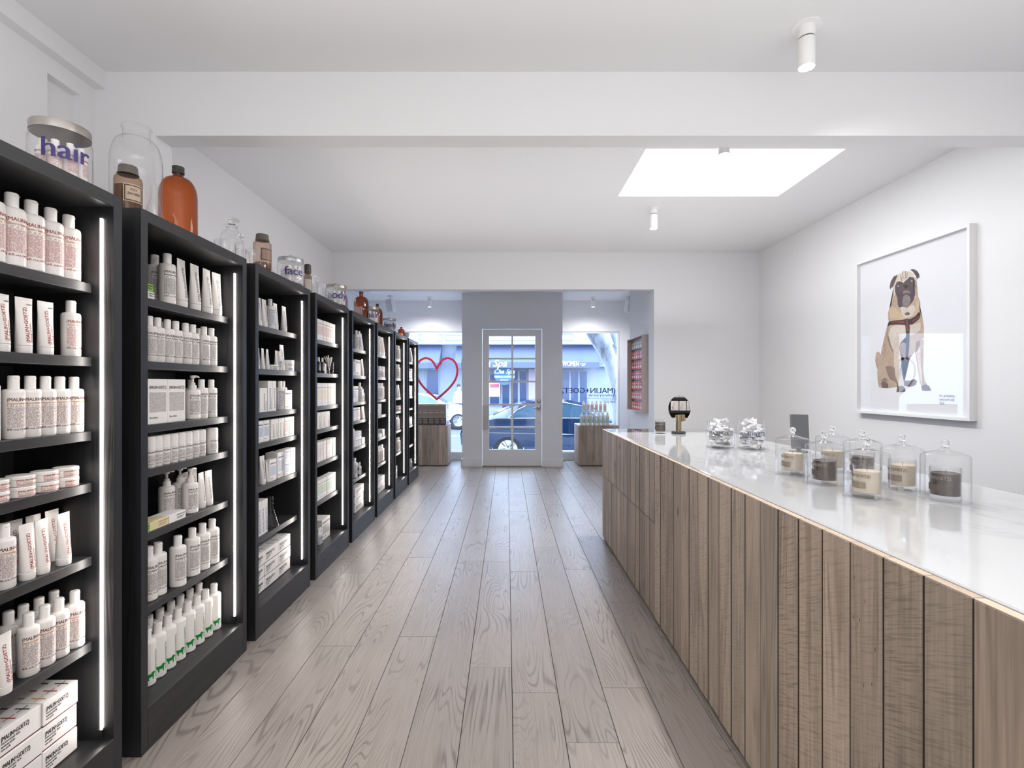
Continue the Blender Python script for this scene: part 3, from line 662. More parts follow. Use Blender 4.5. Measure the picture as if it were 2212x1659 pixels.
# ================================================================ glass on top of the bookcases
TOP = 2.070
lid_m = M('brushed_lid', (.42, .39, .36), .32, 1.0)
def vessel(prof, m, n=36, name='jar'): bm = B(); lathe(bm, prof, n); return fin(bm, name, m, 2)
def mini(col):
    bm = B(); lathe(bm, [(0, 0), (.0185, 0), (.0195, .002), (.0195, .085), (.015, .092), (0, .092)], 18); b = fin(bm, 'travel_bottle', plastic, 2)
    bm = B(); lathe(bm, [(0, .092), (.011, .092), (.011, .115), (0, .115)], 14); c = fin(bm, 'cap', plastic2, 2)
    bm = B(); patch(bm, cyl(.0198), -.024, .022, .018, .062, 6); put_text(bm, BR, .0075, -.024, .07, cyl(.0198), 1, width=.044)
    return (b, [('cap', c), ('lettering', fin(bm, 'lettering', [smallprint(col), ink(col)]))])
def word_jar(word, x, y, r, h, th, lidm, knob, tag, cols, size):
    w = root('apothecary_jar', (x, y, TOP), tag, 'jar', group='lettered glass jars on the bookcases')
    link('glass_body', vessel([(0, .002), (r - .01, .002), (r, .012), (r, h * .72), (r * .96, h * .80), (r * .93, h * .855)], clear), w)
    link('glass_base', vessel([(0, .0006), (r - .006, .0006), (r - .003, .008), (0, .010)], acryl), w)
    bm = B(); lathe(bm, [(0, h * .85), (r * .955, h * .85), (r * .955, h - .004), (r * .94, h), (0, h)], 40); lid = link('lid', fin(bm, 'lid', lidm, 2), w)
    lid['label'] = 'brushed metal lid'
    if knob: bm = B(); lathe(bm, [(0, h), (.008, h), (.012, h + .012), (.010, h + .022), (0, h + .025)], 14); link('knob', fin(bm, 'knob', lidm, 2), lid)
    bm = B(); put_text(bm, word, size, 0, h * .33, cyl(r + .0006), 0, 'c', bold=.018, step=.012, res=4); link('lettering', fin(bm, 'lettering', M('violet_lettering', COL['purple'], .4)), w, rz=th)
    for i, (a, c) in enumerate(zip((th - 1.1, th - .45, th + .25, th + .95, th + 2.6), cols)):
        put(MINI[c], 'travel_bottle', (x + math.sin(a) * (r - .03), y - math.cos(a) * (r - .03), TOP + .011), a + .3, 'small white travel bottle with %s print packed inside %s' % (CN.get(c, c), tag.split(',')[0].replace('glass ', '')), 'bottle', 'travel bottles inside the lettered jars')
MINI = {c: mini(c) for c in ('red', 'grey', 'blue')}
steel_lid = M('steel_lid', (.50, .51, .52), .25, 1.0)
word_jar('hair', -1.49, 1.685, .085, .19, .93, lid_m, False, 'large glass hair jar, on the first bookcase', ('red', 'red', 'red', 'red', 'red'), .088)
word_jar('face', -1.45, 3.384, .085, .18, .66, steel_lid, True, 'glass face jar, on the third bookcase', ('blue', 'grey', 'blue', 'grey', 'blue'), .078)
word_jar('body', -1.45, 4.285, .092, .178, .45, lid_m, True, 'glass body jar, on the fourth bookcase', ('grey', 'grey', 'grey', 'grey', 'grey'), .088)
word_jar('hair', -1.475, 5.47, .09, .178, .55, lid_m, False, 'smaller hair jar, on the sixth bookcase', ('red', 'grey', 'red', 'red', 'red'), .088)
word_jar('body', -1.478, 6.33, .088, .168, .48, lid_m, True, 'smaller body jar, on the seventh bookcase', ('grey', 'grey', 'grey', 'grey', 'grey'), .088)

def jug(name, x, y, r, h, rn, hn, m, label, cat='bottle', stopper=None, flare=1.15):
    w = root(name, (x, y, TOP), label, cat, group='apothecary glass on the bookcases')
    hs = h - hn
    pr = [(0, .003), (r - .012, .003), (r, .014), (r, hs * .70)]
    for i in range(1, 7): a = i / 6 * PI / 2; pr.append((rn + (r - rn) * math.cos(a) ** .8, hs * .70 + hs * .30 * math.sin(a)))
    pr += [(rn, h - .012), (rn * flare, h - .008), (rn * flare, h - .002), (rn * .95, h)]
    link('glass_body', vessel(pr, m), w)
    if stopper:
        bm = B(); lathe(bm, [(0, h - .015), (rn * .9, h - .012), (rn * .85, h + .004), (rn * .5, h + .01), (rn * .5, h + .018), (rn * 1.25, h + .026), (rn * 1.3, h + .034), (rn, h + .040), (0, h + .042)], 20)
        link('stopper', fin(bm, 'stopper', stopper, 2), w)
    return w
jug('glass_jar', -1.62, 2.207, .097, .46, .050, .055, clear, 'tall clear glass jar with open neck on the second bookcase', 'jar')
a_ = jug('amber_jug', -1.56, 2.395, .080, .365, .022, .05, amber, 'big amber glass jug on the second bookcase')
bm = B(); lathe(bm, [(0, .335), (.026, .335), (.026, .347), (.0245, .350), (.0255, .353), (.0255, .366), (0, .368)], 24); link('cap', fin(bm, 'cap', M('dark_cap', (.035, .03, .025), .5), 2), a_)
def pharmacy(x, y, r, h, lev, words, label, th, body, capc):
    w = root('pharmacy_bottle', (x, y, TOP), label, 'bottle', group='apothecary glass on the bookcases')
    hs = h * .80
    link('glass_body', vessel([(0, .002), (r - .008, .002), (r, .01), (r, hs - .02), (r * .96, hs - .008), (r * .78, hs), (r * .66, hs + .004), (r * .66, hs + .01)], body), w)
    link('contents', vessel([(0, .004), (r - .009, .004), (r - .003, .012), (r - .003, lev), (0, lev)], M('brown_powder' + label[:3], (.20, .115, .065), .9)), w)
    bm = B(); lathe(bm, [(0, hs + .004), (r * .78, hs + .006), (r * .72, hs + .012), (r * .68, h - .006), (r * .64, h), (0, h)], 26); link('stopper', fin(bm, 'stopper', M('stopper' + label[:3], capc, .45), 2), w)
    f = cyl(r + .0006); z0, z1 = hs * .30, hs * .74
    bm = B(); patch(bm, f, -r * .75, r * .75, z0, z1, 8, 0)
    e = .004
    f2 = cyl(r + .0010)
    for u0, u1, v0, v1 in ((-r * .68, r * .68, z0 + e, z0 + 2 * e), (-r * .68, r * .68, z1 - 2 * e, z1 - e), (-r * .68, -r * .68 + e, z0 + e, z1 - e), (r * .68 - e, r * .68, z0 + e, z1 - e)): patch(bm, f2, u0, u1, v0, v1, 6, 1)
    for i, t in enumerate(words): put_text(bm, t, .013, 0, z1 - .026 - i * .016, f2, 1, 'c', bold=.01, width=r * (.5 + .45 * i))
    link('label_panel', fin(bm, 'label_panel', [M('label' + label[:3], (.56, .42, .30) if words else (.35, .22, .16), .6), ink('brown')]), w, rz=th)
pharmacy(-1.50, 1.998, .0475, .197, .115, ('PULV.', 'ZINGIBER'), 'brown pharmacy bottle with framed label before the tall clear jar', 1.05, thin_glass('brownish_glass', (.80, .66, .54), (.35, .25, .18), 1.0, .05, 2.5), (.12, .10, .085))
pharmacy(-1.43, 2.95, .050, .212, .045, (), 'beige pharmacy bottle with dark stopper on the third bookcase', 1.0, thin_glass('beige_glass', (.86, .74, .66), (.45, .36, .30), 1.0, .05, 2.5), (.125, .105, .085))
def flask(x, y, r, h, label, m=None):
    w = root('flask', (x, y, TOP), label, 'flask', group='apothecary glass on the bookcases')
    link('glass_body', vessel([(0, .002), (r - .004, .002), (r, .008), (r * .95, .02), (r * .42, h * .62), (r * .38, h * .70), (r * .38, h - .008), (r * .46, h - .004), (r * .44, h)], m or clear, 24), w)
def beaker(x, y, r, h, label, z=TOP):
    w = root('beaker', (x, y, z), label, 'beaker', group='apothecary glass on the bookcases')
    link('glass_body', vessel([(0, .002), (r - .004, .002), (r, .006), (r, h - .006), (r * 1.06, h - .001), (r * 1.04, h), (r * .985, h - .004), (r * .97, .008), (0, .006)], clear, 28), w)
flask(-1.428, 2.043, .033, .145, 'small clear conical flask between brown bottle and amber jug')
beaker(-1.452, 2.60, .050, .073, 'low wide clear beaker at the end of the second bookcase')
jug('stoppered_bottle', -1.60, 2.935, .060, .262, .030, .035, clear, 'tallest clear bottle with glass stopper on the third bookcase', stopper=solid)
jug('stoppered_bottle', -1.512, 2.868, .045, .145, .014, .04, clear, 'smaller clear bottle with mushroom stopper on the third bookcase', stopper=solid, flare=1.4)
beaker(-1.418, 2.822, .039, .088, 'clear beaker in front of the beige pharmacy bottle')
flask(-1.47, 3.09, .045, .15, 'clear conical flask between beige bottle and face jar')
def small_dark(x, y, r, h, label):
    w = root('dark_bottle', (x, y, TOP), label, 'bottle', group='apothecary glass on the bookcases')
    link('glass_body', vessel([(0, .002), (r, .004), (r, h * .6), (r * .6, h * .68), (r * .5, h * .72)], thin_glass('smoky_glass', (.62, .52, .48), (.25, .2, .18), 1.0), 20), w)
    bm = B(); lathe(bm, [(0, h * .70), (r * .85, h * .70), (r * .8, h * .97), (r * .6, h), (0, h)], 20); link('stopper', fin(bm, 'stopper', M('dark_stopper', (.035, .022, .02), .35), 2), w)
    bm = B(); patch(bm, cyl(r + .0006), -r * .8, r * .8, h * .15, h * .5, 6); link('label_panel', fin(bm, 'label_panel', M('old_label', (.5, .45, .4), .6)), w, rz=.6)
small_dark(-1.475, 3.735, .030, .228, 'small dark-stoppered bottle behind the face jar')
beaker(-1.44, 3.74, .033, .14, 'narrow clear beaker beside the small dark-stoppered bottle')
beaker(-1.45, 3.90, .050, .115, 'wide clear beaker on the fourth bookcase'); beaker(-1.43, 4.03, .04, .11, 'second clear beaker before the body jar of the fourth bookcase')
jug('stoppered_bottle', -1.62, 4.30, .05, .22, .016, .05, clear, 'clear stoppered bottle behind the body jar on the fourth bookcase', stopper=solid, flare=1.3)
def amber_b(x, y, r, h, label, m=amber):
    w = jug('amber_bottle', x, y, r, h, r * .26, h * .17, m, label)
    bm = B(); lathe(bm, [(0, h - .012), (r * .30, h - .010), (r * .32, h + .002), (0, h + .004)], 18); link('stopper', fin(bm, 'stopper', M('dark_cap', (.035, .03, .025), .5), 2), w)
amber_b(-1.545, 4.80, .03, .225, 'slim amber bottle beside the clear flask on the fifth bookcase', amberD)
flask(-1.42, 4.69, .045, .148, 'clear conical flask on the fifth bookcase')
beaker(-1.42, 4.82, .038, .085, 'small clear beaker next to the flask on the fifth bookcase')
amber_b(-1.47, 5.09, .073, .273, 'round amber bottle with short neck on the fifth bookcase', amberD)
amber_b(-1.50, 5.84, .060, .273, 'amber bottle behind the smaller hair jar on the sixth bookcase', amberD)
flask(-1.45, 6.55, .045, .15, 'clear conical flask behind the smaller body jar')
beaker(-1.50, 6.72, .04, .11, 'clear beaker near the far amber bottle on the seventh bookcase')
amber_b(-1.44, 6.88, .045, .125, 'short brown bottle at the end of the seventh bookcase', amberD)
w = root('mortar_bowl', (-1.43, 7.17, TOP), 'small white bowl on the last bookcase by the window', 'bowl')
bm = B(); lathe(bm, [(0, .0), (.022, 0), (.026, .006), (.040, .03), (.046, .075), (.049, .08), (.044, .078), (.037, .03), (0, .012)], 26); link('bowl_body', fin(bm, 'bowl_body', M('porcelain', (.75, .76, .78), .25), 2), w)

# flask with sample sticks on the third bookcase, cup of brushes on the fourth
w = root('flask', (-1.50, Y(584, -1.50) , SH[5]), 'clear conical flask holding sticks on the sixth shelf, third bookcase', 'flask')
link('glass_body', vessel([(0, .002), (.045, .002), (.05, .008), (.047, .02), (.019, .12), (.017, .135), (.017, .19), (.021, .195)], clear, 26), w)
w = root('stick_cup', (-1.50, Y(711, -1.50), SH[1]), 'clear cup of white testing sticks on the second shelf, fourth bookcase', 'cup')
link('glass_body', vessel([(0, .002), (.034, .002), (.036, .006), (.038, .10)], clear, 24), w)
for i in range(14):
    a = R.uniform(0, 6.3); rr = R.uniform(.003, .015); l = R.uniform(.13, .155); t = R.uniform(.05, .32)
    bm = B(); dx, dy = math.cos(a), math.sin(a)
    tube(bm, [(rr * dx * -.5, rr * dy * -.5, .006), (dx * (rr + l * .45 * t * .8), dy * (rr + l * .45 * t * .8), l * .6), (dx * (rr + l * t * .8), dy * (rr + l * t * .8), l)], [.003, .003, .006], 6)
    link('testing_stick', fin(bm, 'testing_stick', plastic, 1), None, (-1.50, Y(711, -1.50), SH[1]), label='white testing stick in the clear cup on the fourth bookcase', cat='stick', group='sticks in the cup')

# ================================================================ counter
XC, CE = .876, 4.646
ct = root('counter', (XC, .2, 0), 'long counter clad in vertical reclaimed wood planks', 'counter')
def cpart(n, a, b, m, bev=0):
    c = [(p + q) / 2 for p, q in zip(a, b)]
    o = link(n, boxmesh(n, [p - q for p, q in zip(a, c)], [p - q for p, q in zip(b, c)], m, bev), ct)
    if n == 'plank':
        o.data.materials.append(barn_edge_shade)
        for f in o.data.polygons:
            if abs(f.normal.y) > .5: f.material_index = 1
    o.location = (c[0] - XC, c[1] - .2, c[2]); return o
carc = M('carcass', (.05, .04, .03), .8)
cpart('carcass', (XC + .022, .2, .012), (1.86, CE - .005, .974), carc)
for k in range(-6, 33):
    a, b = .949 + .1138 * k, min(.949 + .1138 * (k + 1), CE)
    dx = R.uniform(0, .0022); gp = R.choice((.0013, .0016, .0022))
    x0, x1 = XC + dx, XC + .024
    if b < .3: continue
    if k >= 18:
        big = .005 if k in (18, 25) else gp
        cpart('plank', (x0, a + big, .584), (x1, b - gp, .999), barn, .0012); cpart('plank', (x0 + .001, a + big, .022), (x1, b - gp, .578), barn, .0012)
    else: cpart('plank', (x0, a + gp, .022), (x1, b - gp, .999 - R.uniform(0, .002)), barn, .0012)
    e = cpart('plank_end', (x0 + .001, a + gp, .9985), (x1 - .0005, b - gp, 1.0005), barn_end); e['label'] = 'pale sawn plank end'
wt = link('marble_worktop', None, None, (0, 0, 0)); bpy.data.objects.remove(wt)
bm = B(); box(bm, (XC + .027, .2, .975), (1.865, 4.27, 1.005), 0, .0035)
link('marble_worktop', fin(bm, 'marble_worktop', marble_m, 0), label='white veined marble worktop laid on the plank counter', cat='worktop')
bm = B(); box(bm, (XC + .027, 4.272, .975), (1.865, CE, 1.0025), 0, .003)
link('end_panel', fin(bm, 'end_panel', M('polished_stone', (.10, .09, .09), .03, spec=.9, coat=1.0)), label='polished dark panel at the far end of the counter top', cat='panel')
MT = 1.005
# candles under bell jars
def candle_proto(wax, inkc, nm):
    r, h = .0435, .112
    bm = B(); lathe(bm, [(0, 0), (r - .002, 0), (r, .003), (r, h - .001), (r - .001, h), (r - .0026, h - .001), (r - .0026, .017), (0, .015)], 32); gl = fin(bm, 'candle', clear, 2)
    bm = B(); lathe(bm, [(0, .018), (r - .003, .018), (r - .003, .092), (r - .006, .0905), (0, .0895)], 32); wx = fin(bm, 'wax', wax, 2)
    bm = B(); tube(bm, [(0, 0, .089), (.001, 0, .095), (.003, 0, .101)], 0.0007, 6); wk = fin(bm, 'wick', M('wick', (.03, .025, .02), .9), 1)
    f = cyl(r + .0006); bm = B(); put_text(bm, BR, .0150, -.062, .072, f, 0, width=.094, bold=.012, step=.008); patch(bm, f, -.062, .018, .034, .056, 10, 1)
    return (gl, [('wax', wx), ('wick', wk), ('lettering', fin(bm, 'lettering', [inkc, inkc and M('candle_print_' + nm, *((.30, .245, .19), .6) if nm == 'cream' else ((.115, .088, .077), .6))]))])
wax_c = M('cream_wax', (.72, .62, .48), .45); wax_d = M('brown_wax', (.075, .052, .045), .45)
CAN_C = candle_proto(wax_c, M('candle_ink_dark', (.22, .17, .125), .6), 'cream'); CAN_D = candle_proto(wax_d, M('candle_ink_light', (.38, .34, .31), .6), 'brown')
def bell_proto():
    r = .0685; pr = [(r, .004), (r, .148)]
    for i in range(1, 7): a = i / 6 * PI / 2; pr.append((r - .014 + .014 * math.cos(a), .148 + .014 * math.sin(a)))
    pr += [(.040, .167), (.022, .172), (.011, .177), (.009, .180)]
    bm = B(); lathe(bm, pr, 44); sh = fin(bm, 'bell_jar', clear, 2)
    bm = B(); lathe(bm, [(0, .0006), (r + .003, .0006), (r + .005, .0015), (r + .003, .003), (0, .003)], 44); base = fin(bm, 'glass_plate', plate_g, 2)
    bm = B(); z = .178; lathe(bm, [(0, z - .002), (.010, z), (.0115, z + .003), (.008, z + .006), (.0075, z + .008)] + [(.0132 * math.cos(a), z + .0195 + .0132 * math.sin(a)) for a in [-1.0 + i * (2.57 / 9) for i in range(10)]], 24)
    return (sh, [('glass_plate', base), ('knob', fin(bm, 'knob', solid, 2))])
BELL = bell_proto()
bells = [(1.272, 2.246, 0, 'last in the front row, by the tube jars'), (1.272, 2.021, 1, 'second in the front row of the counter'), (1.269, 1.779, 0, 'nearest in the front row of the counter'),
         (1.508, 1.736, 1, 'nearest in the back row of the counter'), (1.498, 1.912, 0, 'second in the back row of the counter'), (1.500, 2.129, 1, 'third in the back row of the counter'), (1.502, 2.328, 0, 'last in the back row of the counter')]
for x, y, dk, wh in bells:
    put(BELL, 'bell_jar', (x, y, MT), 0, 'clear bell jar over %s candle, %s' % (('cream', 'dark brown')[dk], wh), 'bell jar', 'bell jars on the counter')
    put((CAN_C, CAN_D)[dk], 'candle', (x, y, MT + .0035), -1.12 + R.uniform(-.05, .05), '%s candle in glass, %s' % (('cream', 'dark brown')[dk], wh), 'candle', 'candles under the bell jars')
put(CAN_D, 'candle', (1.269, 4.18, MT), -.2, 'small dark candle in a clear glass beside the round mirror', 'candle')
# two jars heaped with sample tubes
def sample_proto(v):
    bm = B(); n = 12; rings = []
    for z, a, b in ((0, .0105, .0105), (.018, .011, .011), (.019, .010, .010), (.06, .012, .007), (.076, .013, .0012)):
        rings.append([bm.verts.new((a * math.cos(2 * PI * i / n), b * math.sin(2 * PI * i / n), z - .038)) for i in range(n)])
    for p, q in zip(rings, rings[1:]):
        for i in range(n): bm.faces.new((p[i], p[(i + 1) % n], q[(i + 1) % n], q[i]))
    bm.faces.new(rings[0][::-1]); bm.faces.new(rings[-1])
    b = fin(bm, 'sample_tube', M('bright_plastic', (.88, .88, .89), .35), 2)
    bm = B(); patch(bm, lambda u, w: (u, -.0112 + (w + .02) * .09, w), -.006, .006, -.018, .022, 1)
    return (b, [('label_panel', fin(bm, 'label_panel', ink('ltblue' if v else 'ltgrey')))])
SAM = [sample_proto(0), sample_proto(1)]
for ji, (x, y, col, th, lab) in enumerate(((1.361, 3.218, 'black', -.44, 'glass jar of sample tubes with black lettering on the counter'), (1.530, 3.160, 'dkblue', -.47, 'glass jar of sample tubes with blue lettering on the counter'))):
    r, h = .086, .172
    w = root('sample_jar', (x, y, MT), lab, 'jar')
    link('glass_body', vessel([(0, .004), (r - .006, .004), (r, .012), (r, h * .74), (r * .97, h * .80), (r * .885, h * .86), (r * .885, h * .97), (r * .90, h)], clear), w)
    bm = B(); f = cyl(r + .0006); put_text(bm, BR, .034, -.068, h * .50, f, 0, width=.158, bold=.012, step=.015)
    put_text(bm, 'apothecary and lab', .014, -.068, h * .42, f, 0, width=.085, step=.015); put_text(bm, 'new york', .012, -.068, h * .32, f, 0, width=.04, step=.015); patch(bm, f, -.068, .0, h * .385, h * .40, 6)
    link('lettering', fin(bm, 'lettering', M('jar_ink_' + col, COL[col], .4)), w, rz=th)
    for i in range(72):
        lay = i // 11; a = R.uniform(0, 6.28); rr = R.uniform(0, .046) if lay < 5 else R.uniform(0, .034)
        z = .017 + lay * .0245 + R.uniform(-.003, .003); tilt = R.uniform(1.3, 1.8) if lay < 5 else R.uniform(1.0, 1.5)
        tg = i % 3 < 2 and lay < 5; rr = R.uniform(.046, .057) if tg else R.uniform(0, .03); ph = a + R.uniform(-.35, .35) + (PI if R.random() < .5 else 0) if tg else R.uniform(0, 6.28)
        rot = (Matrix.Rotation(ph, 3, 'Z') @ Matrix.Rotation(tilt, 3, 'X') @ Matrix.Rotation(R.uniform(0, 6.28), 3, 'Z')).to_euler()
        put(SAM[(i + ji) % 2 if R.random() < .8 else 0], 'sample_tube', (x + math.cos(a) * rr, y + math.sin(a) * rr, MT + z + .004), tuple(rot), 'white sample tube heaped in the jar with %s lettering' % ('black', 'blue')[ji], 'tube', 'sample tubes in the %s-lettered jar' % ('black', 'blue')[ji])
# round mirror on a brass post
m_ = root('table_mirror', (1.411, 4.15, MT), 'round tilting mirror on a brass post at the far end of the counter', 'mirror')
bm = B(); lathe(bm, [(0, 0), (.055, 0), (.057, .003), (.057, .016), (.054, .019), (0, .019)], 32); link('base', fin(bm, 'base', M('black_metal', (.03, .028, .028), .4), 2), m_)
bm = B(); lathe(bm, [(0, .018), (.0225, .018), (.0225, .150), (.020, .155), (0, .156)], 24); link('post', fin(bm, 'post', M('aged_brass', (.36, .27, .16), .33, 1.0), 2), m_)
mr = link('mirror_rim', None, m_, (0, .030, .225)); bpy.data.objects.remove(mr)
dang = math.radians(-53.5)
bm = B(); lathe(bm, [(0, .004), (.106, .004), (.1085, .002), (.1085, -.002), (.106, -.004), (0, -.004)], 48); o = link('mirror_rim', fin(bm, 'mirror_rim', M('chrome', (.7, .7, .7), .12, 1.0), 2), m_, (.018, .026, .205), (PI / 2, 0, dang))
bm = B(); lathe(bm, [(0, .0046), (.1045, .0046)], 48); link('mirror_glass', fin(bm, 'mirror_glass', M('silvered_glass', (.93, .93, .93), .005, 1.0)), o)
# grey tablet stand at the back
t_ = root('tablet_stand', (1.74, 2.99, MT), 'grey upright tablet screen at the back edge of the counter', 'tablet')
bm = B(); box(bm, (-.058, -.006, .02), (.058, .006, .225), 0, .003); link('screen', fin(bm, 'screen', M('grey_screen', (.16, .165, .175), .35)), t_, (0, 0, 0), (-.10, .03, .12))
bm = B(); lathe(bm, [(0, 0), (.05, 0), (.05, .006), (.012, .01), (.012, .05), (0, .05)], 24); link('stand', fin(bm, 'stand', M('grey_metal', (.2, .2, .2), .4), 2), t_, (0, .02, 0))
# ================================================================ framed picture of the pug
XP = 2.98
ya, yb, pz0, pz1 = 3.251, 4.317, 1.170, 2.447
pf = root('framed_picture', (X1, (ya + yb) / 2, pz0), 'white framed poster of a sitting pug on the wall behind the counter', 'picture')
def wpart(n, me, par=None):
    o = link(n, me, par or pf)
    o.location = -Vector(pf.location) if (par is None) else (0, 0, 0); return o
fw = .020; wf = M('white_frame', (.80, .80, .80), .35)
bm = B()
for p in (((XP, ya, pz0), (X1, ya + fw, pz1)), ((XP, yb - fw, pz0), (X1, yb, pz1)), ((XP, ya + fw, pz0), (X1, yb - fw, pz0 + fw)), ((XP, ya + fw, pz1 - fw), (X1, yb - fw, pz1))): box(bm, *p)
wpart('frame', fin(bm, 'frame', wf))
wpart('backing_sheet', boxmesh('backing_sheet', (XP + .030, ya + fw, pz0 + fw), (XP + .034, yb - fw, pz1 - fw), M('photo_paper', (.80, .805, .835), .5)))
XD = XP + .0296
def dp(cx, cy_, w=0):
    px, py = 1880 + cx / 5.53, 570 + cy_ / 5.53
    y = XP * F / (px - CX); return (XD - w, y * XD / XP, H + (H - 0) * 0 - (py - CY) * y / F)
def fur(name, a, b, sc=1.0):
    q = NT(name); o = q.obj(); n = q.noise(o, 9, 5, .65); f = q.noise(q.vmul(o, (1, 130, 45)), 1.0, 3, .6)
    q.set(Base_Color=q.mix(q.ramp(q.math('MULTIPLY_ADD', f, .6, q.math('MULTIPLY', n, .5)), (.30, 0.0), (.75, 1.0)), a, b), Roughness=.6); MC[name] = q.m; return q.m
fawn, pale, mask, shade = fur('print_fawn', (.64, .50, .38), (.36, .25, .18)), fur('print_pale', (.80, .74, .66), (.52, .42, .34)), fur('print_mask', (.030, .020, .026), (.14, .10, .11)), fur('print_shade', (.20, .14, .11), (.34, .24, .18))
muz, bandm, redm, greym, golden = fur('print_muzzle', (.36, .30, .30), (.16, .12, .13)), M('print_band', (.030, .016, .016), .6), M('print_red', (.20, .035, .022), .6), fur('print_paw', (.05, .035, .035), (.22, .16, .14)), fur('print_golden', (.70, .56, .38), (.50, .36, .22))
lay = [
 (fawn, [(90, 1042), (68, 1060), (58, 1150), (70, 1220), (84, 1260), (100, 1190), (125, 1120), (118, 1060)]),
 (fawn, [(270, 300), (250, 480), (228, 520), (210, 580), (214, 660), (222, 690), (200, 740), (170, 860), (140, 1000), (118, 1110), (90, 1200), (82, 1300), (90, 1420), (105, 1475), (210, 1484), (330, 1470), (400, 1440), (390, 1350), (360, 1260), (372, 1130), (430, 1145), (470, 1130), (535, 1040), (560, 960), (640, 880), (640, 740), (625, 650), (595, 560), (598, 450), (570, 380), (560, 250), (548, 160), (470, 80), (400, 70), (330, 120), (290, 200)]),
 (fawn, [(535, 1040), (560, 1200), (590, 1400), (612, 1480), (640, 1510), (715, 1500), (690, 1460), (650, 1400), (632, 1250), (632, 1040), (636, 900), (560, 920)]),
 (pale, [(545, 1040), (570, 1200), (598, 1390), (612, 1450), (622, 1400), (606, 1230), (600, 1050), (590, 930)]),
 (pale, [(300, 720), (240, 760), (215, 830), (235, 940), (285, 1040), (280, 1180), (300, 1330), (325, 1460), (400, 1470), (380, 1330), (372, 1130), (345, 1000), (360, 940), (430, 860), (520, 840), (600, 780), (600, 690), (480, 730)]),
 (shade, [(180, 1225), (235, 1215), (290, 1240), (300, 1340), (325, 1440), (290, 1400), (240, 1385), (210, 1330)]),
 (shade, [(360, 950), (400, 930), (440, 960), (430, 1090), (380, 1100), (350, 1020)]),
 (shade, [(545, 930), (590, 905), (600, 960), (560, 1040), (538, 1060)]),
 (shade, [(375, 1090), (440, 1100), (500, 1085), (460, 1140), (410, 1135)]),
 (shade, [(205, 840), (225, 870), (250, 980), (272, 1040), (262, 1045), (230, 970), (208, 900)]),
 (pale, [(310, 1340), (390, 1330), (410, 1480), (418, 1525), (330, 1532), (312, 1520), (330, 1450)]),
 (fur('print_tail', (.10, .07, .07), (.26, .19, .17)), [(400, 1390), (470, 1395), (530, 1375), (560, 1400), (540, 1450), (480, 1470), (405, 1455)]),
 (greym, [(330, 1465), (385, 1455), (412, 1480), (420, 1525), (370, 1534), (312, 1530), (318, 1495)]),
 (greym, [(612, 1465), (650, 1440), (700, 1455), (730, 1510), (700, 1520), (620, 1515)]),
 (greym, [(130, 1420), (180, 1400), (212, 1440), (214, 1484), (140, 1482)]),
 (shade, [(132, 1390), (165, 1360), (200, 1365), (208, 1410), (180, 1400), (140, 1415)]),
 (golden, [(228, 540), (260, 500), (300, 520), (380, 590), (440, 640), (380, 660), (300, 668), (240, 640)]),
 (golden, [(560, 400), (590, 440), (585, 560), (560, 590), (480, 630), (500, 560), (540, 480)]),
 (pale, [(360, 500), (430, 510), (520, 480), (540, 540), (500, 610), (430, 640), (380, 600)]),
 (pale, [(275, 240), (300, 170), (340, 110), (400, 75), (470, 75), (520, 110), (550, 180), (540, 260), (560, 300), (545, 420), (500, 330), (400, 300), (310, 330), (285, 380)]),
 (mask, [(318, 205), (360, 195), (398, 215), (420, 190), (450, 165), (470, 140), (520, 150), (540, 190), (535, 260), (520, 300), (538, 360), (515, 430), (480, 470), (440, 515), (385, 500), (350, 515), (330, 480), (325, 400), (300, 330), (295, 260)]),
 (muz, [(395, 380), (430, 350), (470, 375), (485, 420), (470, 480), (430, 510), (395, 500), (385, 440)]),
 (shade, [(390, 320), (430, 300), (470, 315), (480, 345), (435, 335), (395, 350)]),
 (bandm, [(400, 240), (430, 235), (452, 250), (448, 275), (425, 285), (402, 270)]),
 (mask, [(330, 115), (280, 140), (245, 200), (233, 260), (240, 298), (252, 270), (270, 268), (290, 220), (310, 160)]),
 (mask, [(475, 55), (520, 48), (560, 70), (585, 110), (587, 160), (570, 150), (560, 175), (545, 130), (510, 80)]),
 (shade, [(385, 80), (392, 80), (400, 160), (392, 170)]), (shade, [(420, 75), (427, 75), (425, 165), (416, 170)]), (shade, [(445, 90), (452, 92), (440, 160), (432, 160)]), (shade, [(360, 130), (368, 125), (385, 190), (376, 195)]),
 (M('print_eye', (.85, .85, .85), .5), [(328, 252), (336, 246), (344, 252), (336, 262)]), (MC['print_eye'], [(488, 192), (498, 185), (508, 190), (498, 200)]),
 (greym, [(415, 580), (450, 565), (480, 580), (470, 600), (420, 605)]),
 (bandm, [(222, 685), (300, 668), (410, 658), (480, 650), (540, 620), (585, 565), (600, 590), (590, 640), (550, 680), (500, 715), (420, 722), (320, 715), (240, 720), (205, 738)]),
 (redm, [(250, 690), (320, 678), (410, 670), (412, 705), (320, 703), (250, 706)]), (redm, [(505, 665), (550, 640), (585, 600), (588, 620), (555, 655), (510, 690)]),
 (bandm, [(412, 650), (455, 645), (468, 720), (470, 850), (462, 1000), (452, 1140), (424, 1140), (430, 1000), (432, 850), (420, 720)]),
 (redm, [(424, 655), (445, 652), (456, 720), (458, 800), (440, 800), (432, 720)]),
]
bm = B(); mats = []
for i, (m, pts) in enumerate(lay):
    if m not in mats: mats.append(m)
    n0 = len(bm.faces)
    f = bm.faces.new([bm.verts.new(dp(a, b, .00006 * i)) for a, b in pts]); f.material_index = mats.index(m)
bmesh.ops.triangulate(bm, faces=bm.faces[:], ngon_method='EAR_CLIP')
me = bpy.data.meshes.new('printed_dog'); bm.to_mesh(me); bm.free()
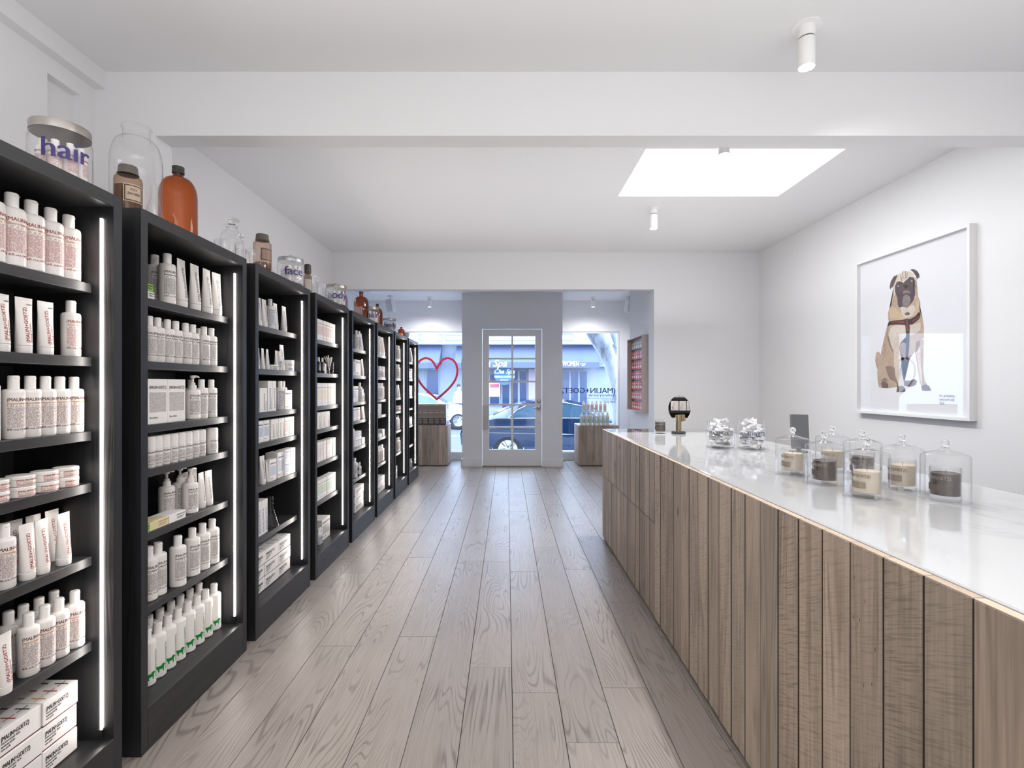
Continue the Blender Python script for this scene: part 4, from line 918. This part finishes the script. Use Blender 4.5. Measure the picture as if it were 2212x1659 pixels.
for m in mats: me.materials.append(m)
wpart('printed_dog', me)
bm = B()
yc = XP * F / (2030 - CX) * XD / XP
for i, t in enumerate(('mr. greenberg', 'new york city', '2015')):
    put_text(bm, t, .026, 0, 0, lambda u, v: (XD - .002, yc - u * 1.0, Zp(857 + i * 8.2, yc) + v), 0, 'l', bold=.0, width=.122 * len(t) / 13.5)
wpart('caption', fin(bm, 'caption', ink('black')))
wpart('picture_pane', boxmesh('picture_pane', (XP + .020, ya + fw, pz0 + fw), (XP + .0215, yb - fw, pz1 - fw), pane_pic))

# ================================================================ wall display of boxed products near the street window
xb, xf_, ya, yb, z0, z1 = 1.798, 1.714, 6.40, 7.19, 1.06, 2.05
bx = root('wall_display_box', (xb, ya, z0), 'taupe open wall box filled with red product boxes by the window', 'display box')
tp = M('taupe_metal', (.50, .43, .40), .4); tpi = M('taupe_inside', (.52, .40, .38), .5)
for n, a, b in (('side_panel', (xf_, ya, z0), (xb, ya + .012, z1)), ('side_panel', (xf_, yb - .012, z0), (xb, yb, z1)), ('top_panel', (xf_, ya + .012, z1 - .012), (xb, yb - .012, z1)), ('bottom_panel', (xf_, ya + .012, z0), (xb, yb - .012, z0 + .012)), ('back_panel', (xb - .006, ya + .012, z0 + .012), (xb, yb - .012, z1 - .012))):
    link(n, boxmesh(n, Vector(a) - Vector((xb, ya, z0)), Vector(b) - Vector((xb, ya, z0)), tp if n != 'back_panel' else tpi), bx)
rows, cols = 7, 7; cwid = (yb - ya - .03) / cols; rh = (z1 - z0 - .03) / rows
for r in range(1, rows): link('shelf', boxmesh('shelf', (-.032, .012, .012 + r * rh - .004), (-.006, yb - ya - .012, .012 + r * rh), M('dark_shelf', (.06, .05, .06), .4)), bx)
pats = ['redbox', 'pinkbox', 'orangebox', 'redbox', 'pinkbox', 'redbox', 'orangebox', 'pinkbox']
for r in range(rows):
    for c in range(cols):
        tint = pats[(r * 3 + c * 2 + (r * c) % 3) % 8] if r < rows - 1 else 'ltgrey'
        k = ('wall', tint)
        if k not in PC:
            b_m = boxmesh('carton', (-.026, -cwid / 2 + .006, 0), (-.0065, cwid / 2 - .006, rh - .030), ink(tint))
            lb = B(); patch(lb, lambda u, v: (-.0263, -u, v), -cwid * .3, cwid * .3, .02, .05, 1); patch(lb, lambda u, v: (-.0263, -u, v), -cwid * .3, cwid * .2, .075, .085, 1)
            PC[k] = (b_m, [('label_panel', fin(lb, 'label_panel', ink('white')))])
        put(PC[k], 'carton', (xb, ya + .015 + (c + .5) * cwid, z0 + .0125 + r * rh), 0, '%s carton in the %s row, %s from the window, taupe wall box' % ({'redbox': 'red', 'pinkbox': 'pink', 'orangebox': 'orange', 'ltgrey': 'grey'}[tint], SHN[6 - r] if r else 'bottom', ORD[cols - 1 - c]), 'box', 'cartons in the wall display')

# ================================================================ plank cabinets under the windows
def cabinet(xa, xb, y0, y1, h, side, label):
    w = root('plank_cabinet', ((xa + xb) / 2, y0, 0), label, 'cabinet'); cx = (xa + xb) / 2
    L = lambda n, a, b, m, bv=.001: setattr(link(n, boxmesh(n, [p - q for p, q in zip(a, [(s + t) / 2 for s, t in zip(a, b)])], [p - q for p, q in zip(b, [(s + t) / 2 for s, t in zip(a, b)])], m, bv), w), 'location', ((a[0] + b[0]) / 2 - cx, (a[1] + b[1]) / 2 - y0, (a[2] + b[2]) / 2))
    L('carcass', (xa + .022, y0 + .022, .01), (xb - .022, y1 - .022, h - .025), carc)
    n = max(1, round((xb - xa) / .137)); s = (xb - xa) / n
    for i in range(n): L('plank', (xa + i * s + .001, y0 + R.uniform(0, .002), .015), (xa + (i + 1) * s - .001, y0 + .021, h - .0), barn)
    n = max(1, round((y1 - y0) / .137)); s = (y1 - y0 - .022) / n
    for sx in (xa, xb):
        for i in range(n): L('plank', (sx if sx == xa else sx - .021, y0 + .022 + i * s + .001, .015), (sx + .021 if sx == xa else sx, y0 + .022 + (i + 1) * s - .001, h), barn)
    L('top_board', (xa + .022, y0 + .022, h - .024), (xb - .022, y1, h + .001), MC['reclaimed_wood'])
cabinet(-2.05, -1.035, 8.77, 9.33, .706, 1, 'low reclaimed plank cabinet under the window with the heart')
cabinet(1.245, 1.947, 8.77, 9.33, .706, 0, 'low reclaimed plank cabinet under the window with the dark blue lettering')
bw, bh = .101, .124
for r in range(3):
    for c in range(8):
        k = ('stack', r == 0)
        if k not in PC:
            b_m = boxmesh('carton', (-bw / 2 + .001, 0, 0), (bw / 2 - .001, .11, bh - .003), ink('brown' if r == 0 else 'tan'), .001)
            lb = B(); patch(lb, flat(-.0005), -bw * .38, bw * .38, .03, .085, 1, 0); put_text(lb, BR, .016, -bw * .38, .095, flat(-.0005), 1, width=bw * .7)
            PC[k] = (b_m, [('label_panel', fin(lb, 'label_panel', [M('stack_label%d' % r, (.26, .22, .19) if r else (.20, .17, .15), .6), ink('cream')]))])
        put(PC[k], 'carton', (-1.035 - .085 - c * bw, 8.82, .708 + r * (bh - .001)), 0, '%s carton, %s from the window side, %s tier on the heart-window cabinet' % ('dark brown' if r == 0 else 'tan', ORD[c], ('bottom', 'middle', 'top')[r]), 'box', 'candle cartons stacked on the cabinet')
def riser(xa, xb, y0, y1, z0, z1, label):
    w = root('acrylic_riser', ((xa + xb) / 2, y0, z0), label, 'riser'); hx = (xb - xa) / 2; dd = y1 - y0; h = z1 - z0
    for n, a, b in (('side_panel', (-hx, 0, 0), (-hx + .004, dd, h)), ('side_panel', (hx - .004, 0, 0), (hx, dd, h)), ('top_panel', (-hx, 0, h - .004), (hx, dd, h))): link(n, boxmesh(n, a, b, acryl), w)
riser(-1.095, -1.045, 8.82, 9.05, .707, 1.07, 'narrow clear acrylic block beside the stacked brown cartons')
riser(1.335, 1.80, 8.97, 9.12, .707, .93, 'clear acrylic riser under the pink labelled bottles')
def wbottle(tint):
    k = ('w', tint)
    if k in PC: return PC[k]
    bm = B(); lathe(bm, [(0, 0), (.032, 0), (.033, .003), (.033, .165), (.028, .176), (.017, .18), (0, .18)], 22); b = fin(bm, 'bottle', plastic, 2)
    bm = B(); lathe(bm, [(0, .18), (.0165, .18), (.0165, .222), (0, .224)], 18); c = fin(bm, 'cap', plastic2, 2)
    bm = B(); patch(bm, cyl(.0335), -.042, .042, .04, .125, 8); put_text(bm, BR, .014, -.042, .135, cyl(.0335), 1, width=.08)
    PC[k] = (b, [('cap', c), ('label_panel', fin(bm, 'label_panel', [ink(tint), ink('grey')]))]); return PC[k]
for i in range(7): put(wbottle('ltgreen'), 'bottle', (1.315 + i * .075, 8.86, .707), 0, '%s white bottle with pale green label on the cabinet, from the door side' % ORD[i], 'bottle', 'green labelled bottles on the cabinet')
for i in range(6): put(wbottle('pink'), 'bottle', (1.375 + i * .076, 9.045, .931), 0, '%s white bottle with pink label on the riser, from the door side' % ORD[i], 'bottle', 'pink labelled bottles on the riser', .86)
# ceiling speakers and vent in the window bay
def speaker(x, y, z, rz, label):
    w = root('loudspeaker', (x, y, z), label, 'speaker', rz); m = M('speaker_white', (.72, .73, .75), .5)
    bm = B(); tube(bm, [(0, .0, .14), (0, .0, .10), (0, .03, .06)], .012, 8); box(bm, (-.04, -.03, .135), (.04, .03, .15)); link('bracket', fin(bm, 'bracket', m), w)
    bm = B(); prism(bm, [(-.06, -.05), (.06, -.05), (.075, .03), (.05, .075), (-.05, .075), (-.075, .03)], .24, lambda u, v, q: (u, v, q - .14)); bmesh.ops.bevel(bm, geom=bm.edges[:], offset=.012, segments=2, affect='EDGES'); link('cabinet_body', fin(bm, 'cabinet_body', m, 2), w, (0, 0, 0), (.25, 0, 0))
    link('grille', boxmesh('grille', (-.055, -.056, -.12), (.055, -.05, .08), M('speaker_grille', (.55, .56, .58), .7), .002), w, (0, 0, 0), (.25, 0, 0))
speaker(-2.08, 9.0, 2.85, -.5, 'white loudspeaker hung from the ceiling over the heart window')
speaker(2.20, 9.05, 2.85, .5, 'white loudspeaker partly hidden behind the wall with the display box')
w = root('ceiling_vent', (-2.42, 8.42, ZC), 'white slotted air vent on the window bay ceiling', 'vent')
link('frame', boxmesh('frame', (-.15, -.1, -.012), (.15, .1, 0), trim_paint, .002), w)
for i in range(7): link('slat', boxmesh('slat', (-.125 + i * .038, -.08, -.022), (-.110 + i * .038, .08, -.012), M('vent_slat', (.4, .4, .42), .5)), w)
# ---------------------------------------------------------------- lettering and heart on the glass
bm = B(); pts = []
hc, hz, hw = -1.325, 1.11, .41
def heart(k):
    P = []
    bez = [((0, 0), (.33, .33), (1.0, .75), (1.0, 1.38)), ((1.0, 1.38), (1.0, 1.80), (.75, 2.02), (.50, 2.02)), ((.50, 2.02), (.28, 2.02), (.12, 1.86), (0, 1.60))]
    for p in bez:
        for i in range(12):
            t = i / 12; P.append([sum(c * q[j] for c, q in zip(((1 - t) ** 3, 3 * t * (1 - t) ** 2, 3 * t * t * (1 - t), t ** 3), p)) for j in (0, 1)])
    return P + [[-x, y] for x, y in [[0, 1.60]] + P[:0:-1]]
hp = heart(0); n = len(hp); inner = []
for i in range(n):
    a, b, c = Vector(hp[i - 1]), Vector(hp[i]), Vector(hp[(i + 1) % n])
    d1, d2 = (b - a).normalized(), (c - b).normalized(); nn = Vector((-(d1 + d2).y, (d1 + d2).x)); nn.normalize()
    inner.append(b + nn * .10 / max(.45, nn.dot(Vector((-d1.y, d1.x)))))
vo = [bm.verts.new((hc + p[0] * hw, yw + .040, hz + p[1] * hw)) for p in hp]; vi = [bm.verts.new((hc + p[0] * hw, yw + .040, hz + p[1] * hw)) for p in inner]
for i in range(n): bm.faces.new((vo[i], vo[(i + 1) % n], vi[(i + 1) % n], vi[i]))
link('heart_decal', fin(bm, 'heart_decal', M('heart_red', (.42, .012, .035), .5)), label='red heart outline stuck on the window glass', cat='decal')
bm = B(); xr = Xp(1330, yw); f = lambda u, v: (xr + u, yw + .040, v)
put_text(bm, BR, .150, 0, Zp(849.5, yw), f, 0, width=1.10, bold=.012, flip=True)
for t, py, s, wd in (('apothecary and lab', 856.5, .075, .50), ('natural ingredients, essential solutions', 861.5, .034, .58), ('made in new york city', 865, .034, .26), ('new york.', 870.5, .072, .24)):
    put_text(bm, t, s, 0, Zp(py, yw), f, 1, width=wd, flip=True)
link('window_lettering', fin(bm, 'window_lettering', [M('window_ink', (.012, .02, .10), .5), M('window_ink_grey', (.16, .20, .30), .5)]), label='dark blue mirrored shop lettering on the window glass', cat='lettering')

# ================================================================ the street
ZR = -.30
struct('sidewalk', [((-9, 9.72, -.10), (12, 10.3, -.02))], M('concrete', (.42, .42, .42), .8))
struct('road', [((-30, 10.3, ZR - .1), (34, 24.0, ZR))], M('asphalt', (.09, .095, .105), .85))
struct('ground_far_pavement', [((-30, 24.0, ZR - .1), (34, 28, ZR + .12))], M('pavement', (.26, .26, .27), .8))
struct('road_line', [((-30, 17.0, ZR), (34, 17.12, ZR + .005))], M('road_paint', (.75, .75, .75), .7))
yf = 26.0; sc = yf / F
FX = lambda px: (px - CX) * sc
FZ = lambda py: H - (py - CY) * sc
def bpart(b, n, a, c, m, bev=0): return link(n, boxmesh(n, Vector(a) - b.location, Vector(c) - b.location, m, bev), b)
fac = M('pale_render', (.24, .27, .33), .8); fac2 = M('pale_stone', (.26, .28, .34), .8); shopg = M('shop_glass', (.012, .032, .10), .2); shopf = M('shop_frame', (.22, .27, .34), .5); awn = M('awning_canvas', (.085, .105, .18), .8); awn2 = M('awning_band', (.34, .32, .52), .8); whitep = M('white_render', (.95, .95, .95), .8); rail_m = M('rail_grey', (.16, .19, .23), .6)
def building(x0, x1, label, wall): 
    b = root('shop_building', (x0, yf, ZR), label, 'building')
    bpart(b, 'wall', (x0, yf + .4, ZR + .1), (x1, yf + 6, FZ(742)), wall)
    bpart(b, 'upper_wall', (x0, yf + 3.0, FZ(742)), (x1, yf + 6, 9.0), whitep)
    bpart(b, 'ledge', (x0, yf - .3, FZ(744)), (x1, yf + .5, FZ(740)), whitep)
    return b
def awning(b, x0, x1, z0, z1, out, m):
    bm = B(); o = b.location
    def P(x, y, z): return bm.verts.new((x - o.x, yf + y - o.y, z - o.z))
    vz = (z1 - z0) * .22; a = [P(x0, .38, z1), P(x1, .38, z1), P(x1, -out, z0 + vz), P(x0, -out, z0 + vz)]; c = [P(x1, -out, z0), P(x0, -out, z0)]
    bm.faces.new(a); bm.faces.new((a[3], a[2], c[0], c[1]))
    q = [P(x0, .38, z0 + vz), P(x1, .38, z0 + vz)]; bm.faces.new((a[0], a[3], q[0])); bm.faces.new((a[1], q[1], a[2]))
    me = fin(bm, 'awning', m); l = link('awning', me, b); md = l.modifiers.new('thickness', 'SOLIDIFY'); md.thickness = .02
    return l
def window(b, x0, x1, z0, z1, nx=1):
    f = bpart(b, 'window', (x0, yf + .34, z0), (x1, yf + .42, z1), shopf)
    w = (x1 - x0) / nx
    for i in range(nx):
        p = boxmesh('pane', Vector((x0 + i * w + .05, yf + .32, z0 + .06)) - b.location, Vector((x0 + (i + 1) * w - .05, yf + .345, z1 - .06)) - b.location, shopg); link('pane', p, f)
def railing(b, x0, x1, z0, z1, n):
    bm = B(); o = b.location
    for z in (z0, z1): box(bm, (x0 - o.x, yf - .3 - o.y, z - .035 - o.z), (x1 - o.x, yf - .22 - o.y, z + .035 - o.z))
    for i in range(n + 1): x = x0 + (x1 - x0) * i / n; box(bm, (x - .018 - o.x, yf - .29 - o.y, z0 - o.z), (x + .018 - o.x, yf - .23 - o.y, z1 - o.z))
    l = link('railing', fin(bm, 'railing', rail_m), b); l['kind'] = 'stuff'
gz = ZR + .12
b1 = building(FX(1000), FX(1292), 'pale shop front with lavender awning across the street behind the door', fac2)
aw = awning(b1, FX(1003), FX(1288), FZ(796), FZ(742), .9, awn)
window(b1, FX(1056), FX(1080), gz + .5, FZ(806), 1); window(b1, FX(1083), FX(1140), gz + .3, FZ(799), 3); window(b1, FX(1160), FX(1212), gz + .3, FZ(799), 2); window(b1, FX(1214), FX(1272), gz + .3, FZ(799), 3)
bpart(b1, 'pillar', (FX(1142), yf + .2, gz), (FX(1157), yf + .4, FZ(797)), M('pink_stone', (.33, .28, .31), .8))
railing(b1, FX(1059), FX(1156), FZ(737), FZ(725), 16); railing(b1, FX(1200), FX(1237), FZ(737), FZ(723), 6)
ob = b1.location; yy = yf - .925
bm = B(); fs = lambda u, v: (u - ob.x, yy - ob.y, v - ob.z)
put_text(bm, 'Cha Spa', .50, FX(1095), FZ(793.5), fs, 0, 'r', shear=.35, bold=.012); put_text(bm, 'WOMEN', .36, FX(1211), FZ(792.5), fs, 0, 'l', bold=.012, width=FX(1245) - FX(1211)); patch(bm, fs, FX(1248), FX(1259), FZ(788.6), FZ(786.8), 1); patch(bm, fs, FX(1251), FX(1257), FZ(792), FZ(790.4), 1)
link('awning_lettering', fin(bm, 'awning_lettering', M('sign_white', (.9, .9, .9), .6)), aw)
sg = root('shop_sign', (FX(1090), yf - .5, FZ(810)), 'round blue spa sign hanging under the lavender awning', 'sign')
bm = B(); lathe(bm, [(0, .03), (.52, .03), (.52, -.03), (0, -.03)], 36); link('sign_board', fin(bm, 'sign_board', M('sign_blue', (.02, .10, .20), .6)), sg, (0, 0, 0), (PI / 2, 0, 0))
bm = B(); f = flat(-.034); put_text(bm, 'Cha Spa', .32, 0, .06, f, 0, 'c', shear=.35); patch(bm, f, -.5, .5, -.17, -.04, 1, 1); put_text(bm, 'THERMAL & MINERAL', .11, 0, -.14, flat(-.036), 0, 'c'); put_text(bm, 'FOOT', .15, 0, -.34, f, 0, 'c')
link('lettering', fin(bm, 'lettering', [M('sign_pale', (.72, .80, .86), .6), M('sign_teal', (.03, .42, .52), .6)]), sg)
sg = root('paper_notice', (FX(1068), yf + .25, FZ(842)), 'white notice with a red heading in the spa window', 'sign')
link('sheet', boxmesh('sheet', (-.28, 0, -.36), (.28, .02, .36), M('notice_white', (.85, .85, .88), .7)), sg); link('heading', boxmesh('heading', (-.24, -.005, .10), (.24, 0, .30), M('notice_red', (.55, .10, .16), .6)), sg)
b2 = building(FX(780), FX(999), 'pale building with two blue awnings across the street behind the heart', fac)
awning(b2, FX(800), FX(953), FZ(797), FZ(741), .9, awn); awning(b2, FX(985), FX(1000), FZ(797), FZ(746), .9, awn)
window(b2, FX(917), FX(947), gz, FZ(797), 1); window(b2, FX(830), FX(900), gz + .4, FZ(800), 2)
railing(b2, FX(905), FX(915), FZ(738), FZ(724), 3); railing(b2, FX(948), FX(957), FZ(738), FZ(724), 2); railing(b2, FX(962), FX(998), FZ(737), FZ(725), 9)
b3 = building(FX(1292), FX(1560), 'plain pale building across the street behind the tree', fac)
bpart(b3, 'cornice', (FX(1292), yf + .1, FZ(792)), (FX(1560), yf + .4, FZ(788)), shopf); bpart(b3, 'plinth', (FX(1292), yf + .25, gz), (FX(1560), yf + .4, FZ(868)), fac2)

# leaning tree
t = root('street_tree', (2.2, 10.12, -.05), 'leaning grey-barked tree trunk outside the window', 'tree')
bk = NT('tree_bark'); o_ = bk.obj(); n_ = bk.noise(bk.vmul(o_, (7, 7, 2.2)), 1.0, 5, .65); n2 = bk.noise(o_, 3.0, 4, .6)
bk.set(Base_Color=bk.mix(bk.ramp(n_, (.34, .85), (.52, 0.0)), (.42, .45, .50), (.15, .16, .18)), Roughness=.85); bk.bump(bk.math('ADD', n_, n2), .8, .03)
yt = 10.12; tw = lambda px, py: (Xp(px, yt) - 2.2, 0, Zp(py, yt) + .05)
bm = B(); tube(bm, [(tw(1338, 985)[0], 0, 0), tw(1337, 940), tw(1334, 890), tw(1332, 850), tw(1325, 800), tw(1312, 765), tw(1297, 735), tw(1270, 690), tw(1235, 640)], [.15, .13, .12, .12, .13, .16, .19, .19, .17], 16)
md = link('trunk', fin(bm, 'trunk', bk.m, 1), t); s_ = md.modifiers.new('s', 'SUBSURF'); s_.levels = s_.render_levels = 1
bm = B(); tube(bm, [tw(1328, 810), tw(1334, 770), tw(1334, 740), tw(1326, 710), tw(1322, 660)], [.07, .10, .11, .11, .10], 12)
md = link('branch', fin(bm, 'branch', bk.m, 1), t); s_ = md.modifiers.new('s', 'SUBSURF'); s_.levels = s_.render_levels = 1

# cars
def car(name, x0, y0, z, paint_, label, flip=False):
    w = root(name, (x0, y0, z), label, 'car'); g = M('car_glass', (.05, .11, .16), .05, spec=.8); chm = M('chrome', (.7, .7, .7), .12, 1.0); rub = M('tyre_rubber', (.015, .016, .018), .7)
    Wd = 1.72
    def arch(cx): return [(cx + .36 * math.cos(PI - a), .30 + .36 * math.sin(a) if a > .01 else .30) for a in [i * PI / 10 for i in range(11)]]
    low = [(.10, .30), (.02, .45), (.0, .66), (.06, .88), (.14, .95), (.80, 1.00), (1.30, 1.00), (2.6, .97), (3.35, .94), (4.1, .82), (4.52, .68), (4.62, .5), (4.58, .30)]
    low = low + [(x, zz) for x, zz in reversed(arch(3.72))] + [(x, zz) for x, zz in reversed(arch(1.02))]
    bm = B(); prism(bm, low, Wd, lambda u, v, q: (u, q, v)); bmesh.ops.bevel(bm, geom=[e for e in bm.edges if abs(e.verts[0].co.y - e.verts[1].co.y) < .01], offset=.05, segments=3, affect='EDGES', clamp_overlap=True)
    link('body', fin(bm, 'body', paint_, 2), w)
    ro = [(.55, .98), (.95, 1.17), (1.35, 1.32), (1.75, 1.39), (2.25, 1.40), (2.7, 1.32), (3.3, .95)]
    bm = B(); A = []
    for y, ins in ((.04, 0), (.20, 1), (Wd - .20, 1), (Wd - .04, 0)):
        A.append([bm.verts.new((u, y if not ins else y, v if ins or i in (0, len(ro) - 1) else .96)) for i, (u, v) in enumerate(ro)])
    for a, b in zip(A, A[1:]):
        for i in range(len(ro) - 1): bm.faces.new((a[i], a[i + 1], b[i + 1], b[i]))
    link('roof', fin(bm, 'roof', paint_, 2), w)
    for sy, (yb_, yt_) in ((0, (.032, .182)), (1, (Wd - .032, Wd - .182))):
        yy = lambda v: yb_ + (yt_ - yb_) * (v - .96) / .42
        for nm, ps in (('side_window', [(1.02, 1.0), (1.22, 1.18), (1.42, 1.27), (1.86, 1.33), (1.86, 1.0)]), ('side_window', [(1.92, 1.0), (1.92, 1.335), (2.25, 1.335), (2.62, 1.26), (3.02, 1.0)])):
            bm = B(); prism(bm, ps, 0, lambda u, v, q: (u, yy(v), v)); link(nm, fin(bm, nm, g), w)
            bm = B(); tube(bm, [(u, yy(v) - (.004 if not sy else -.004), v) for u, v in ps], .011, 6, closed=True); link('window_trim', fin(bm, 'window_trim', chm, 1), w)
    bm = B(); prism(bm, [(.62, 1.02), (1.0, 1.20), (1.32, 1.315)], 0, lambda u, v, q: (u, .26, v + .012)); bm.free()
    for nm, (ua, va), (ub, vb) in (('rear_window', (.68, 1.05), (1.25, 1.29)), ('windshield', (2.78, 1.275), (3.2, 1.02))):
        bm = B(); a = [bm.verts.new(p) for p in ((ua, .24, va + .012), (ua, Wd - .24, va + .012), (ub, Wd - .26, vb + .012), (ub, .26, vb + .012))]; bm.faces.new(a); link(nm, fin(bm, nm, g), w)
    for cx in (1.02, 3.72):
        for cy_ in (.02, Wd - .02):
            s = -1 if cy_ < 1 else 1
            bm = B(); lathe(bm, [(.20, -.1), (.30, -.1), (.325, -.07), (.325, .07), (.30, .1), (.215, .1), (.20, .06)], 32)
            o = link('wheel', fin(bm, 'wheel', rub, 2), w, (cx, cy_ + (-s) * .09, .325), (PI / 2 * -s, 0, 0))
            bm = B(); lathe(bm, [(.215, .095), (.205, .105), (.195, .06), (.12, .035), (0, .03)], 32); lathe(bm, [(0, .10), (.05, .095), (.06, .06)], 16)
            for i in range(10):
                a = 2 * PI * i / 10 + (.12 if i % 2 else -.12); tube(bm, [(.05 * math.cos(a), .05 * math.sin(a), .088), (.2 * math.cos(a * 1.0), .2 * math.sin(a), .095)], [.018, .022], 5)
            link('rim', fin(bm, 'rim', M('alloy', (.55, .57, .6), .3, .9), 2), o)
    bm = B(); tube(bm, [(.3, -.004, .70), (4.4, -.004, .62)], .010, 6); link('side_moulding', fin(bm, 'side_moulding', chm), w)
    bm = B(); box(bm, (.05, .02, .72), (.30, .05, .86), 0, .02); box(bm, (.05, Wd - .05, .72), (.30, Wd - .02, .86), 0, .02); link('tail_light', fin(bm, 'tail_light', M('tail_red', (.25, .01, .01), .2)), w)
    for xx in (1.95, 2.95): bm = B(); box(bm, (xx - .10, -.012, .84), (xx + .06, .01, .865), 0, .006); link('door_handle', fin(bm, 'door_handle', chm), w)
    return w
car('parked_car', -1.0, 10.75, ZR, M('navy_paint', (.006, .030, .085), .15, 0, coat=1.0), 'dark navy sedan parked right outside the glass door')
c2 = car('parked_car', -5.6, 19.5, ZR, M('white_paint_car', (.75, .77, .8), .2, coat=1.0), 'white sedan on the far side of the street behind the heart')

# passer-by
bm = B(); me = bpy.data.meshes.new('pedestrian'); P = [(0, 0, .88), (0, 0, 1.12), (0, -.01, 1.36), (0, -.02, 1.46), (0, -.04, 1.58), (.17, 0, 1.35), (.23, .0, 1.10), (.21, -.1, .88), (-.17, 0, 1.35), (-.22, .03, 1.10), (-.23, -.02, .86), (.09, 0, .82), (.10, -.08, .46), (.10, .02, .07), (.11, -.10, .03), (-.09, 0, .82), (-.10, .10, .48), (-.10, .22, .10), (-.11, .12, .03), (0, -.05, 1.68)]
E = [(0, 1), (1, 2), (2, 3), (3, 4), (4, 19), (2, 5), (5, 6), (6, 7), (2, 8), (8, 9), (9, 10), (0, 11), (11, 12), (12, 13), (13, 14), (0, 15), (15, 16), (16, 17), (17, 18)]
rad = [.14, .125, .14, .055, .085, .06, .045, .032, .06, .045, .032, .085, .06, .042, .04, .085, .06, .042, .04, .07]
me.from_pydata(P, E, []); bm.free()
o = link('person', me, None, (Xp(991, 23), 23.0, ZR), .4, label='person in white top walking on the far side of the street', cat='person')
s_ = o.modifiers.new('skin', 'SKIN'); o.modifiers.new('sub', 'SUBSURF').levels = 1; o.modifiers['sub'].render_levels = 1
for v, r in zip(me.skin_vertices[0].data if me.skin_vertices else [], rad): v.radius = (r, r)
if not me.skin_vertices:
    bpy.context.view_layer.objects.active = o
q = NT('person_clothes'); zz = q.n('SeparateXYZ', _0=q.obj()).outputs[2]
q.set(Base_Color=q.mix(q.math('GREATER_THAN', zz, 1.45), q.mix(q.math('GREATER_THAN', zz, .90), (.05, .08, .16), (.7, .71, .73)), (.45, .30, .24)), Roughness=.8)
me.materials.append(q.m)
hb = B(); bmesh.ops.create_uvsphere(hb, u_segments=14, v_segments=8, radius=.10, matrix=Matrix.Translation((0, .02, 1.70)) @ Matrix.Diagonal((.85, .95, .95, 1)))
link('hair', fin(hb, 'hair', M('dark_hair', (.05, .035, .03), .7), 1), o)
